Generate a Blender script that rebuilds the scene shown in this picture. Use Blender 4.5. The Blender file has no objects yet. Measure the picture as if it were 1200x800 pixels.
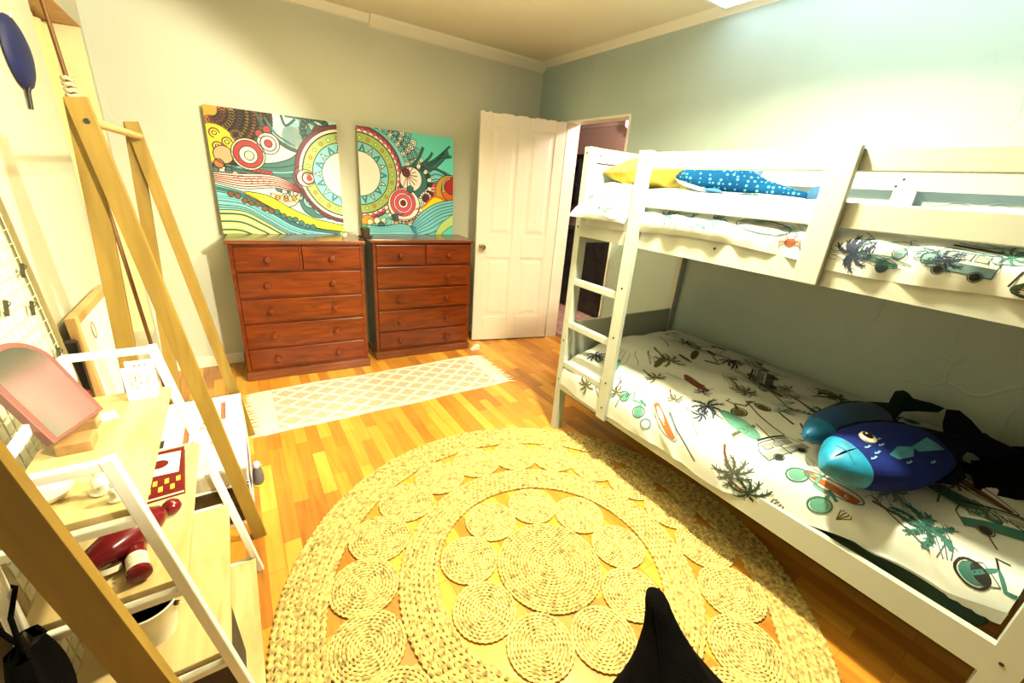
import bpy, bmesh, math, random
import numpy as np
from mathutils import Vector, Matrix
random.seed(7)
PI=math.pi
COL=bpy.context.scene.collection

# ------------------------------------------------------------------ materials
def srgb(c):
    return tuple(((v/12.92) if v<=0.04045 else ((v+0.055)/1.055)**2.4) for v in c)
MATS={}
def mat(name, col, rough=.5, metal=0., noise=0., nscale=8., bump=0., bscale=60., emit=None, estr=1., spec=.5, sheen=0., stretch=(1,1,1), col2=None):
    if name in MATS: return MATS[name]
    m=bpy.data.materials.new(name); m.use_nodes=True
    nt=m.node_tree; b=nt.nodes['Principled BSDF']
    b.inputs['Base Color'].default_value=(*col,1); b.inputs['Roughness'].default_value=rough
    b.inputs['Metallic'].default_value=metal; b.inputs['Specular IOR Level'].default_value=spec
    if sheen: b.inputs['Sheen Weight'].default_value=sheen
    tc=nt.nodes.new('ShaderNodeTexCoord'); mp=nt.nodes.new('ShaderNodeMapping'); mp.inputs['Scale'].default_value=stretch
    nt.links.new(tc.outputs['Object'],mp.inputs['Vector'])
    if noise or col2:
        n=nt.nodes.new('ShaderNodeTexNoise'); n.inputs['Scale'].default_value=nscale; n.inputs['Detail'].default_value=4
        nt.links.new(mp.outputs[0],n.inputs['Vector'])
        r=nt.nodes.new('ShaderNodeValToRGB'); r.color_ramp.elements[0].position=.3; r.color_ramp.elements[1].position=.7
        c2=col2 if col2 else tuple(min(1,v*(1+noise)) for v in col)
        c1=col if col2 else tuple(v*(1-noise) for v in col)
        r.color_ramp.elements[0].color=(*c1,1); r.color_ramp.elements[1].color=(*c2,1)
        nt.links.new(n.outputs['Fac'],r.inputs['Fac']); nt.links.new(r.outputs[0],b.inputs['Base Color'])
    if bump:
        n2=nt.nodes.new('ShaderNodeTexNoise'); n2.inputs['Scale'].default_value=bscale; n2.inputs['Detail'].default_value=5
        nt.links.new(mp.outputs[0],n2.inputs['Vector'])
        bp=nt.nodes.new('ShaderNodeBump'); bp.inputs['Strength'].default_value=bump; bp.inputs['Distance'].default_value=.01
        nt.links.new(n2.outputs['Fac'],bp.inputs['Height']); nt.links.new(bp.outputs[0],b.inputs['Normal'])
    if emit:
        b.inputs['Emission Color'].default_value=(*emit,1); b.inputs['Emission Strength'].default_value=estr
    MATS[name]=m; return m

def wall_paint(name, col, col2, plaster=0.):
    m=mat(name,col,.55,bump=0.)
    nt=m.node_tree; b=nt.nodes['Principled BSDF']
    g=nt.nodes.new('ShaderNodeNewGeometry')
    n=nt.nodes.new('ShaderNodeTexNoise'); n.inputs['Scale'].default_value=1.1; n.inputs['Detail'].default_value=5
    nt.links.new(g.outputs['Position'],n.inputs['Vector'])
    r=nt.nodes.new('ShaderNodeValToRGB'); r.color_ramp.elements[0].position=.35; r.color_ramp.elements[1].position=.65
    r.color_ramp.elements[0].color=(*col,1); r.color_ramp.elements[1].color=(*col2,1)
    nt.links.new(n.outputs['Fac'],r.inputs['Fac']); nt.links.new(r.outputs[0],b.inputs['Base Color'])
    n2=nt.nodes.new('ShaderNodeTexNoise'); n2.inputs['Scale'].default_value=26; n2.inputs['Detail'].default_value=6
    nt.links.new(g.outputs['Position'],n2.inputs['Vector'])
    v=nt.nodes.new('ShaderNodeTexVoronoi'); v.feature='DISTANCE_TO_EDGE'; v.inputs['Scale'].default_value=3.4
    nd=nt.nodes.new('ShaderNodeTexNoise'); nd.inputs['Scale'].default_value=2.2; nd.inputs['Detail'].default_value=2
    nt.links.new(g.outputs['Position'],nd.inputs['Vector'])
    mx=nt.nodes.new('ShaderNodeVectorMath'); mx.operation='MULTIPLY_ADD'; mx.inputs[1].default_value=(.9,.9,.9)
    nt.links.new(nd.outputs['Color'],mx.inputs[0]); nt.links.new(g.outputs['Position'],mx.inputs[2])
    nt.links.new(mx.outputs[0],v.inputs['Vector'])
    rr=nt.nodes.new('ShaderNodeMapRange'); rr.inputs[1].default_value=0; rr.inputs[2].default_value=.035; rr.inputs[3].default_value=1; rr.inputs[4].default_value=0
    nt.links.new(v.outputs['Distance'],rr.inputs[0])
    # trowel marks only in patches
    n3=nt.nodes.new('ShaderNodeTexNoise'); n3.inputs['Scale'].default_value=1.6
    nt.links.new(g.outputs['Position'],n3.inputs['Vector'])
    r3=nt.nodes.new('ShaderNodeMapRange'); r3.inputs[1].default_value=.50; r3.inputs[2].default_value=.62
    nt.links.new(n3.outputs['Fac'],r3.inputs[0])
    mu=nt.nodes.new('ShaderNodeMath'); mu.operation='MULTIPLY'; nt.links.new(rr.outputs[0],mu.inputs[0]); nt.links.new(r3.outputs[0],mu.inputs[1])
    mu2=nt.nodes.new('ShaderNodeMath'); mu2.operation='MULTIPLY'; mu2.inputs[1].default_value=plaster; nt.links.new(mu.outputs[0],mu2.inputs[0])
    ad=nt.nodes.new('ShaderNodeMath'); ad.operation='MULTIPLY_ADD'; ad.inputs[1].default_value=.25
    nt.links.new(n2.outputs['Fac'],ad.inputs[0]); nt.links.new(mu2.outputs[0],ad.inputs[2])
    bp=nt.nodes.new('ShaderNodeBump'); bp.inputs['Strength'].default_value=.5; bp.inputs['Distance'].default_value=.006
    nt.links.new(ad.outputs[0],bp.inputs['Height']); nt.links.new(bp.outputs[0],b.inputs['Normal'])
    return m

def floor_mat():
    m=mat('parquet',(.6,.3,.06),.32)
    nt=m.node_tree; b=nt.nodes['Principled BSDF']
    g=nt.nodes.new('ShaderNodeNewGeometry')
    mp=nt.nodes.new('ShaderNodeMapping'); mp.inputs['Rotation'].default_value=(0,0,PI/2)
    nt.links.new(g.outputs['Position'],mp.inputs['Vector'])
    br=nt.nodes.new('ShaderNodeTexBrick'); br.offset=.37; br.offset_frequency=2
    br.inputs['Color1'].default_value=(0,0,0,1); br.inputs['Color2'].default_value=(1,1,1,1); br.inputs['Mortar'].default_value=(.02,.02,.02,1)
    br.inputs['Scale'].default_value=1; br.inputs['Mortar Size'].default_value=.0012; br.inputs['Brick Width'].default_value=.36; br.inputs['Row Height'].default_value=.066
    br.inputs['Bias'].default_value=0
    nt.links.new(mp.outputs[0],br.inputs['Vector'])
    mp2=nt.nodes.new('ShaderNodeMapping'); mp2.inputs['Scale'].default_value=(26,2.2,1)
    nt.links.new(g.outputs['Position'],mp2.inputs['Vector'])
    n=nt.nodes.new('ShaderNodeTexNoise'); n.inputs['Scale'].default_value=1.6; n.inputs['Detail'].default_value=6; n.inputs['Distortion'].default_value=.6
    nt.links.new(mp2.outputs[0],n.inputs['Vector'])
    ma=nt.nodes.new('ShaderNodeMath'); ma.operation='MULTIPLY_ADD'; ma.inputs[1].default_value=.62
    sep=nt.nodes.new('ShaderNodeSeparateColor'); nt.links.new(br.outputs['Color'],sep.inputs[0])
    nt.links.new(sep.outputs[0],ma.inputs[0])
    mb_=nt.nodes.new('ShaderNodeMath'); mb_.operation='MULTIPLY'; mb_.inputs[1].default_value=.5; nt.links.new(n.outputs['Fac'],mb_.inputs[0])
    nt.links.new(mb_.outputs[0],ma.inputs[2])
    r=nt.nodes.new('ShaderNodeValToRGB'); e=r.color_ramp.elements
    e[0].position=.0; e[0].color=(.11,.035,.006,1); e[1].position=1; e[1].color=(.72,.40,.07,1)
    a=e.new(.25); a.color=(.36,.14,.02,1); a=e.new(.6); a.color=(.56,.25,.03,1)
    nt.links.new(ma.outputs[0],r.inputs['Fac'])
    nt.links.new(r.outputs[0],b.inputs['Base Color'])
    bp=nt.nodes.new('ShaderNodeBump'); bp.inputs['Strength'].default_value=.12; bp.inputs['Distance'].default_value=.003
    nt.links.new(n.outputs['Fac'],bp.inputs['Height']); nt.links.new(bp.outputs[0],b.inputs['Normal'])
    return m

def wood(name, c1, c2, scale=1.4, stretch=(3,30,30), rough=.4, bump=.08):
    m=mat(name,c1,rough)
    nt=m.node_tree; b=nt.nodes['Principled BSDF']
    tc=nt.nodes.new('ShaderNodeTexCoord'); mp=nt.nodes.new('ShaderNodeMapping'); mp.inputs['Scale'].default_value=stretch
    nt.links.new(tc.outputs['Object'],mp.inputs['Vector'])
    n=nt.nodes.new('ShaderNodeTexNoise'); n.inputs['Scale'].default_value=scale; n.inputs['Detail'].default_value=6; n.inputs['Distortion'].default_value=1.2
    nt.links.new(mp.outputs[0],n.inputs['Vector'])
    r=nt.nodes.new('ShaderNodeValToRGB'); r.color_ramp.elements[0].position=.3; r.color_ramp.elements[1].position=.72
    r.color_ramp.elements[0].color=(*c1,1); r.color_ramp.elements[1].color=(*c2,1)
    nt.links.new(n.outputs['Fac'],r.inputs['Fac']); nt.links.new(r.outputs[0],b.inputs['Base Color'])
    bp=nt.nodes.new('ShaderNodeBump'); bp.inputs['Strength'].default_value=bump; bp.inputs['Distance'].default_value=.002
    nt.links.new(n.outputs['Fac'],bp.inputs['Height']); nt.links.new(bp.outputs[0],b.inputs['Normal'])
    return m

def diamond_mat():
    m=mat('runner_weave',(.9,.85,.72),.95)
    nt=m.node_tree; b=nt.nodes['Principled BSDF']; L=nt.links
    tc=nt.nodes.new('ShaderNodeTexCoord'); sp=nt.nodes.new('ShaderNodeSeparateXYZ'); L.new(tc.outputs['Object'],sp.inputs[0])
    def M(op,a,b_=None,c=None):
        x=nt.nodes.new('ShaderNodeMath'); x.operation=op
        for i,v in enumerate((a,b_,c)):
            if v is None: continue
            if isinstance(v,(int,float)): x.inputs[i].default_value=v
            else: L.new(v,x.inputs[i])
        return x.outputs[0]
    u=M('MULTIPLY',sp.outputs[0],1/.17); v=M('MULTIPLY',sp.outputs[1],1/.13)
    a=M('PINGPONG',M('ADD',u,v),.5); c=M('PINGPONG',M('SUBTRACT',u,v),.5)
    k=M('GREATER_THAN',M('MINIMUM',a,c),.13)
    # plain borders
    kb=M('LESS_THAN',M('ABSOLUTE',sp.outputs[0]),.76); kc=M('LESS_THAN',M('ABSOLUTE',sp.outputs[1]),.26)
    st=M('GREATER_THAN',M('PINGPONG',M('MULTIPLY',sp.outputs[1],60),.5),.12)
    k=M('MULTIPLY',M('MULTIPLY',k,kb),M('MULTIPLY',kc,st))
    mix=nt.nodes.new('ShaderNodeMix'); mix.data_type='RGBA'
    mix.inputs[6].default_value=(.74,.68,.56,1); mix.inputs[7].default_value=(.42,.23,.14,1)
    L.new(M('MULTIPLY',k,.9),mix.inputs[0]); L.new(mix.outputs[2],b.inputs['Base Color'])
    n=nt.nodes.new('ShaderNodeTexNoise'); n.inputs['Scale'].default_value=150; L.new(tc.outputs['Object'],n.inputs['Vector'])
    bp=nt.nodes.new('ShaderNodeBump'); bp.inputs['Strength'].default_value=.6; bp.inputs['Distance'].default_value=.004
    L.new(n.outputs['Fac'],bp.inputs['Height']); L.new(bp.outputs[0],b.inputs['Normal'])
    return m

# ------------------------------------------------------------------ mesh builder
class MB:
    def __init__(s): s.v=[]; s.f=[]; s.m=[]
    def add(s,vs,fs,mi=0,M=None):
        o=len(s.v)
        for p in vs:
            p=Vector(p)
            if M is not None: p=M@p
            s.v.append(p)
        for f in fs: s.f.append(tuple(i+o for i in f)); s.m.append(mi)
        return s
    def box(s,a,b,mi=0,M=None):
        x0,y0,z0=[min(a[i],b[i]) for i in range(3)]; x1,y1,z1=[max(a[i],b[i]) for i in range(3)]
        vs=[(x0,y0,z0),(x1,y0,z0),(x1,y1,z0),(x0,y1,z0),(x0,y0,z1),(x1,y0,z1),(x1,y1,z1),(x0,y1,z1)]
        return s.add(vs,[(0,3,2,1),(4,5,6,7),(0,1,5,4),(1,2,6,5),(2,3,7,6),(3,0,4,7)],mi,M)
    def tube(s,pts,r,n=8,mi=0,cap=True,M=None,closed=False):
        pts=[Vector(p) for p in pts]; N=len(pts)
        rs=r if isinstance(r,(list,tuple)) else [r]*N
        vs=[];fs=[]; up=None
        for i,p in enumerate(pts):
            if closed: t=(pts[(i+1)%N]-pts[i-1])
            else: t=(pts[min(i+1,N-1)]-pts[max(i-1,0)])
            t.normalize()
            if up is None:
                up=Vector((0,0,1)) if abs(t.z)<.9 else Vector((1,0,0))
            a=t.cross(up)
            if a.length<1e-4: a=t.orthogonal()
            a.normalize(); b=a.cross(t).normalized(); up=b
            rr=rs[i]; ra,rb=(rr if isinstance(rr,(tuple,list)) else (rr,rr))
            for k in range(n):
                an=2*PI*k/n; vs.append(p+a*ra*math.cos(an)+b*rb*math.sin(an))
        for i in range(N if closed else N-1):
            j=(i+1)%N
            for k in range(n):
                k2=(k+1)%n; fs.append((i*n+k,j*n+k,j*n+k2,i*n+k2))
        if cap and not closed:
            fs.append(tuple(range(n))); fs.append(tuple((N-1)*n+k for k in reversed(range(n))))
        return s.add(vs,fs,mi,M)
    def bar(s,p0,p1,w,d,wd,mi=0):
        """rectangular bar p0-p1; w along direction wd, d across"""
        p0=Vector(p0);p1=Vector(p1);t=(p1-p0).normalized(); a=Vector(wd); a=(a-t*a.dot(t)).normalized(); b=t.cross(a)
        vs=[]
        for p in (p0,p1):
            for (i,j) in ((-1,-1),(1,-1),(1,1),(-1,1)): vs.append(p+a*i*w/2+b*j*d/2)
        return s.add(vs,[(0,3,2,1),(4,5,6,7),(0,1,5,4),(1,2,6,5),(2,3,7,6),(3,0,4,7)],mi)
    def lathe(s,prof,c=(0,0,0),n=24,mi=0,M=None):
        vs=[];fs=[]
        for (r,z) in prof:
            for k in range(n):
                an=2*PI*k/n; vs.append((c[0]+r*math.cos(an),c[1]+r*math.sin(an),c[2]+z))
        for i in range(len(prof)-1):
            for k in range(n):
                k2=(k+1)%n; fs.append((i*n+k,i*n+k2,(i+1)*n+k2,(i+1)*n+k))
        if prof[0][0]>1e-5: fs.append(tuple(reversed(range(n))))
        if prof[-1][0]>1e-5: fs.append(tuple((len(prof)-1)*n+k for k in range(n)))
        return s.add(vs,fs,mi,M)
    def prism(s,poly,d0,d1,axis='y',mi=0,M=None):
        vs=[]
        for d in (d0,d1):
            for (a,b) in poly:
                vs.append({'y':(a,d,b),'x':(d,a,b),'z':(a,b,d)}[axis])
        n=len(poly)
        fs=[tuple(range(n)),tuple(range(2*n-1,n-1,-1))]+[(i,i+n,(i+1)%n+n,(i+1)%n) for i in range(n)]
        return s.add(vs,fs,mi,M)
    def grid(s,fn,nu,nv,mi=0,closeu=False):
        vs=[fn(i/nu,j/nv) for i in range(nu+1) for j in range(nv+1)]
        fs=[(i*(nv+1)+j,(i+1)*(nv+1)+j,(i+1)*(nv+1)+j+1,i*(nv+1)+j+1) for i in range(nu) for j in range(nv)]
        return s.add(vs,fs,mi)

def fixnormals(me):
    bm=bmesh.new(); bm.from_mesh(me); bmesh.ops.recalc_face_normals(bm,faces=bm.faces); bm.to_mesh(me); bm.free()
ORG={}
def build(name,mb,mats,parent=None,org=None,smooth=False,bevel=0,fix=True,weld=0):
    if not isinstance(mats,(list,tuple)): mats=[mats]
    if parent is not None: L=ORG[parent.name]
    elif org is not None: L=Vector(org)
    else:
        xs=[p.x for p in mb.v]; ys=[p.y for p in mb.v]; zs=[p.z for p in mb.v]
        L=Vector(((min(xs)+max(xs))/2,(min(ys)+max(ys))/2,min(zs)))
    me=bpy.data.meshes.new(name); me.from_pydata([tuple(p-L) for p in mb.v],[],mb.f)
    for m in mats: me.materials.append(m)
    me.polygons.foreach_set('material_index',mb.m)
    if weld:
        bm=bmesh.new(); bm.from_mesh(me); bmesh.ops.remove_doubles(bm,verts=bm.verts,dist=weld); bm.to_mesh(me); bm.free()
    if fix: fixnormals(me)
    if smooth:
        me.polygons.foreach_set('use_smooth',[True]*len(me.polygons))
        try: me.set_sharp_from_angle(angle=math.radians(48))
        except Exception: pass
    me.update()
    o=bpy.data.objects.new(name,me); COL.objects.link(o)
    if parent is not None: o.parent=parent
    else: o.location=L
    ORG[o.name]=L
    if bevel:
        b=o.modifiers.new('bevel','BEVEL'); b.width=bevel; b.segments=2; b.limit_method='ANGLE'; b.angle_limit=math.radians(40)
    return o
def thing(name,loc,label,cat,group=None):
    o=bpy.data.objects.new(name,None); COL.objects.link(o); o.location=loc; o.empty_display_size=.05
    ORG[o.name]=Vector(loc); o['label']=label; o['category']=cat
    if group: o['group']=group
    return o
def tag(o,label,cat,group=None):
    o['label']=label; o['category']=cat
    if group: o['group']=group
    return o
def struct(o): o['kind']='structure'; return o
def rotz(a,c): c=Vector(c); return Matrix.Translation(c)@Matrix.Rotation(a,4,'Z')@Matrix.Translation(-c)

# ------------------------------------------------------------------ palette
PAINT=wall_paint('wall_paint',(.58,.61,.53),(.65,.66,.57),.25)
PAINT_R=wall_paint('wall_paint_right',(.385,.50,.50),(.46,.56,.55),1.)
PAINT_L=wall_paint('wall_paint_left',(.60,.58,.46),(.66,.63,.51),.1)
CEIL=mat('ceiling_paint',(.80,.76,.60),.7,noise=.03,nscale=2,bump=.05,bscale=30)
CORN=mat('cornice_plaster',(.84,.82,.72),.6,bump=.1,bscale=40)
SKIRT=mat('skirting_white',(.85,.82,.72),.4,noise=.03)
FLOOR=floor_mat()
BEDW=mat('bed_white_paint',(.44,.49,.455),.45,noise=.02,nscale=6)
SCREW=mat('screw_dark',(.05,.05,.05),.4,metal=.6)
DOORW=mat('door_paint',(.80,.74,.66),.35,noise=.03,nscale=3)
BRASS=mat('satin_nickel',(.62,.58,.48),.25,metal=1.)
DRESS=wood('dresser_wood',(.075,.012,.0018),(.20,.034,.003),1.2,(2.5,22,22),.28)
DRESST=wood('dresser_top_wood',(.13,.04,.018),(.22,.07,.03),1.2,(2.5,22,22),.2)
DRESSD=wood('dresser_side_wood',(.10,.075,.04),(.15,.11,.06),1.2,(8,8,2),.5)
KNOB=wood('knob_wood',(.10,.02,.006),(.17,.036,.01),2,(20,20,20),.25)
PINE=wood('pine_rack',(.205,.125,.018),(.31,.195,.032),1.1,(18,18,2.2),.5)
PINER=wood('pine_rod',(.50,.32,.12),(.62,.42,.18),1.1,(18,2,18),.5)
SHELFW=wood('shelf_light_wood',(.42,.30,.11),(.66,.52,.27),1.1,(14,1.8,6),.5)
METW=mat('white_metal',(.86,.86,.80),.3)
JUTE=mat('jute_braid',(.50,.38,.135),.95,noise=.6,nscale=55,bump=.5,bscale=160)
JUTE2=mat('jute_braid_ring',(.54,.42,.155),.95,noise=.6,nscale=60,bump=.5,bscale=160)
SHEET=mat('printed_sheet',(.54,.60,.60),.85,bump=.12,bscale=12)
UNDER=mat('under_sheet_green',(.03,.075,.05),.9,noise=.2,bump=.1)
MATTR=mat('mattress_ticking',(.7,.7,.62),.9,noise=.05,bump=.2)
BLACK=mat('black_fabric',(.0025,.0025,.003),1.,noise=.3,nscale=20,bump=.3,bscale=200,spec=.05)
BLACKP=mat('black_plastic',(.012,.010,.010),.35)
RED=mat('dark_red_gloss',(.11,.004,.008),.22,noise=.1)
PINK=mat('mirror_pink',(.17,.065,.055),.4,noise=.05)
MIRR=mat('mirror_glass',(.95,.95,.93),.12,metal=1.)
BLUEH=mat('navy_cap',(.004,.010,.085),.6,noise=.3,nscale=20)
CREAMC=mat('cream_ceramic',(.80,.76,.58),.3)
GREEN=mat('leaf_green',(.10,.30,.08),.6,noise=.3,nscale=40)
POTB=mat('dark_clay',(.05,.03,.02),.4,noise=.2)
# print colours
PC={'navy':(0.008,0.019,0.055),'teal':(0.022,0.121,0.116),'dkgreen':(0.011,0.041,0.028),'grey':(0.055,0.072,0.066),'black':(0.006,0.007,0.008),'brown':(0.110,0.041,0.019),'orange':(0.303,0.083,0.017),'aqua':(0.077,0.248,0.209),'ltblue':(0.121,0.231,0.275),'olive':(0.072,0.077,0.033),'steel':(0.028,0.072,0.105),'rust':(0.154,0.039,0.011),'ltgrey':(0.231,0.253,0.253)}
PK=list(PC.keys())
PM=[mat('print_'+k,PC[k],.9) for k in PK]
PI_={k:i+1 for i,k in enumerate(PK)}     # index 0 is the cloth

# ------------------------------------------------------------------ room shell
XL,XR,YB,YF,ZC=-.555,2.62,3.65,-1.35,2.54
DY0,DY1,DZ=2.47,3.215,2.04       # doorway in right wall
m=MB().box((XL-.3,YF-.2,-.08),(XR+.12,YB+.15,0)); struct(build('floor',m,FLOOR))
m=MB().box((XL-.3,YF-.2,ZC),(XR+.12,YB+.15,ZC+.1)); struct(build('ceiling',m,CEIL))
m=MB().box((XL-.3,YB,0),(XR+.12,YB+.12,ZC)); struct(build('wall_back',m,PAINT))
m=MB().box((XR,YF,0),(XR+.12,DY0,ZC)).box((XR,DY1,0),(XR+.12,YB,ZC)).box((XR,DY0,DZ),(XR+.12,DY1,ZC)); struct(build('wall_right',m,PAINT_R))
WY0,WY1,WZ0,WZ1=2.72,3.60,.35,2.11
m=MB().box((XL-.22,YF,0),(XL,WY0,ZC)).box((XL-.22,WY1,0),(XL,YB,ZC)).box((XL-.22,WY0,0),(XL,WY1,WZ0)).box((XL-.22,WY0,WZ1),(XL,WY1,ZC)); struct(build('wall_left',m,PAINT_L))
m=MB().box((XL-.3,YF-.12,0),(XR+.12,YF,ZC)); struct(build('wall_front',m,wall_paint('wall_paint_front',(.26,.22,.15),(.32,.27,.19),.1)))
# cornices
def cornice(name,pts,parts):
    m=MB()
    for (poly,d0,d1,ax) in parts: m.prism(poly,d0,d1,ax)
    return struct(build(name,m,CORN))
cornice('trim_1',None,[([(YB,ZC),(YB-.075,ZC),(YB-.07,ZC-.018),(YB-.02,ZC-.06),(YB,ZC-.07)],1.02,XR,'x'),([(YB,ZC),(YB-.05,ZC),(YB-.015,ZC-.045),(YB,ZC-.05)],XL,1.02,'x')])
cornice('trim_2',None,[([(XR,ZC),(XR-.07,ZC),(XR-.015,ZC-.025),(XR,ZC-.035)],YF,YB-.07,'y')])
m=MB().box((XL,YB-.016,0),(-.06,YB,.085)).box((1.75,YB-.016,0),(XR,YB,.085)); struct(build('baseboard_back',m,SKIRT,bevel=.004))
m=MB().box((XR-.016,YF,0),(XR,DY0-.06,.085)); struct(build('baseboard_right',m,SKIRT,bevel=.004))
m=MB().box((XL,YF,0),(XL+.016,YB-.02,.085)); struct(build('baseboard_left',m,SKIRT,bevel=.004))
# door lining (jambs, head)
m=MB()
m.box((XR-.012,DY0-.005,0),(XR+.13,DY0+.012,DZ)).box((XR-.012,DY1-.025,0),(XR+.13,DY1+.035,DZ)).box((XR-.004,DY0,DZ-.014),(XR+.13,DY1,DZ+.004))
struct(build('trim_3',m,SKIRT,bevel=.002))
# window recess in the left wall
WFR=wood('window_timber',(.50,.22,.05),(.62,.32,.09),1.2,(12,12,2),.45)
WRE=mat('window_reveal',(.82,.72,.42),.6,noise=.05)
win=MB()
win.box((XL-.2,WY0,WZ0),(XL-.16,WY0+.05,WZ1)).box((XL-.2,WY1-.05,WZ0),(XL-.16,WY1,WZ1)).box((XL-.2,WY0,WZ1-.05),(XL-.16,WY1,WZ1)).box((XL-.2,WY0,WZ0),(XL-.16,WY1,WZ0+.06)).box((XL-.2,3.12,WZ0),(XL-.165,3.17,WZ1))
w=struct(build('window_1',win,WFR,bevel=.003))
m=MB().box((XL-.215,WY0,WZ1-.006),(XL+.004,WY1,WZ1)); build('window_head_lining',m,WFR,parent=w)
m=MB().box((XL-.2,WY1-.012,WZ0),(XL,WY1,WZ1-.006)); build('window_reveal',m,WRE,parent=w)
m=MB().box((XL-.19,WY0+.04,WZ0+.05),(XL-.184,WY1-.04,WZ1-.04)); build('pane',m,mat('night_glass',(.9,.9,.8),.05,spec=.8),parent=w)
m=MB().grid(lambda u,v:Vector((XL-.135+.018*math.sin(u*40)*(.6+.4*v),WY0+.06+u*(WY1-WY0-.09),WZ0+.02+v*(WZ1-WZ0-.05))),90,6)
cur=build('window_curtain',m,mat('yellow_curtain',(.86,.78,.36),.9,bump=.1),org=(XL-.135,3.15,WZ0),smooth=True)
tag(cur,'pale yellow curtain hanging in the left wall window recess','curtain')
# leaning pole in front of the recess with a tied cloth
pole=thing('wooden_pole',(-.47,2.71,0),'thin dark brown pole leaning against the left wall by the window, pale tie round it','pole')
def line_pt(z): # leaning pole
    t=z/2.2; return Vector((-.405-.14*t,2.62+.23*t,z))
m=MB().tube([line_pt(z) for z in (0,.5,1,1.5,2.1)],.0085,10); build('pole',m,wood('pole_brown',(.14,.055,.012),(.25,.11,.03),1.,(10,10,2)),parent=pole,smooth=True)
m=MB()
for k in range(7):
    z=1.63+.022*k
    m.tube([line_pt(z)+Vector((.016*math.cos(a),.016*math.sin(a),.003*math.sin(3*a+k))) for a in [2*PI*i/12 for i in range(12)]],.0085,6,closed=True)
m.tube([line_pt(1.70)+Vector((.015,-.01,0)),line_pt(1.66)+Vector((.035,-.03,-.01)),line_pt(1.6)+Vector((.03,-.035,0))],[.006,.009,.004],6)
build('tie',m,mat('tie_cream',(.72,.60,.44),.8),parent=pole,smooth=True)

# hallway beyond the doorway
HX=4.05
HP=mat('hall_wall_pink',(.50,.32,.25),.7,noise=.04,nscale=2)
HP2=mat('hall_cornice_pink',(.62,.43,.34),.6)
HF=mat('hall_floor_rug',(.42,.25,.22),.9,noise=.3,nscale=14)
m=MB().box((XR+.12,1.2,-.08),(HX+.1,6.2,0)); struct(build('floor_hall',m,mat('hall_floor',(.30,.19,.13),.6,noise=.2)))
m=MB().box((XR+.12,1.2,2.5),(HX+.1,6.2,2.6)); struct(build('ceiling_hall',m,HP2))
m=MB().box((HX,1.2,0),(HX+.1,6.2,2.5)).box((XR+.12,6.1,0),(HX,6.2,2.5)).box((XR+.12,1.2,0),(HX,1.3,2.5)); struct(build('wall_hall',m,HP))
m=MB().prism([(HX,2.5),(HX-.11,2.5),(HX-.10,2.46),(HX-.03,2.39),(HX,2.37)],1.3,6.1,'y'); m.box((HX-.012,1.3,2.24),(HX,6.1,2.27)); struct(build('trim_4',m,HP2))
m=MB().box((2.80,2.75,0),(3.7,4.6,.012)); o=build('hall_rug',m,HF,bevel=.004)
tag(o,'pinkish patterned rug on the hallway floor beyond the door','rug')
# dark cabinet in hall
cab=thing('hall_cabinet',(3.85,4.2,0),'low black cabinet against the hallway wall seen past the door edge','cabinet')
m=MB().box((3.62,3.45,.02),(4.03,4.85,.98)); m.box((3.60,3.43,.98),(4.04,4.87,1.01)); build('carcass',m,mat('cabinet_black',(.022,.022,.014),.35,noise=.3),parent=cab,bevel=.004)
for k in range(3):
    y=3.47+k*.46; m=MB().box((3.603,y,.06),(3.62,y+.44,.95)); d=build('door',m,mat('cabinet_front',(.035,.03,.022),.25,noise=.3),parent=cab,bevel=.003)
    m=MB().tube([(3.595,y+.38,.5),(3.59,y+.38,.62)],.006,8); build('handle',m,BRASS,parent=d)
def coat(name,y,z0,z1,w,c,label,seed,x=3.93,cat='clothing'):
    rnd=random.Random(seed); m=MB()
    def fn(u,v):
        a=2*PI*u; f=v; ww=w*(.35+.65*min(1,f*4))*(1+.10*math.sin(a*5+seed)*(f)); dd=.055*(1+.25*math.sin(a*7+seed*2))
        if v>=1: ww*=.97
        return Vector((x+dd*math.sin(a),y+ww/2*math.cos(a)+.01*math.sin(9*v+seed),z1-(z1-z0)*f+.02*math.sin(a*3)*f))
    m.grid(fn,28,14)
    m.tube([(x,y,z1-.02),(x,y,z1+.05),(x+.04,y,z1+.07)],.005,6)
    o=build(name,m,c,smooth=True,org=(x,y,z0)); tag(o,label,cat); return o
CK=mat('cloth_black',(.015,.012,.015),.9,noise=.4,nscale=12); CPi=mat('cloth_pink',(.55,.33,.31),.9,noise=.2); CW=mat('cloth_white',(.75,.70,.68),.9,noise=.1)
rail=thing('coat_hook_rail',(4.02,4.7,1.86),'dark coat hook rail on the pink hallway wall','rail')
m=MB().box((4.01,4.0,1.86),(4.05,5.3,1.93)); build('backboard',m,BLACKP,parent=rail,bevel=.004)
for k in range(5):
    y=4.12+.26*k; m=MB().tube([(4.01,y,1.9),(3.96,y,1.9),(3.93,y,1.88),(3.92,y,1.93)],.007,6); build('hook',m,BRASS,parent=rail)
coat('black_coat',4.42,1.28,1.86,.30,CK,'black coat hanging in hallway, nearest the bunk bed post',3)
coat('pink_robe',4.74,1.05,1.52,.22,CPi,'pink robe hanging low among the hallway coats',5,x=3.77)
coat('white_shirt',4.52,1.35,1.70,.16,CW,'white garment hanging between the black hallway coats',7,x=3.77)
coat('dark_jacket',4.98,1.1,1.86,.34,CK,'black jacket hanging in hallway, right beside the open door edge',9)
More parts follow.
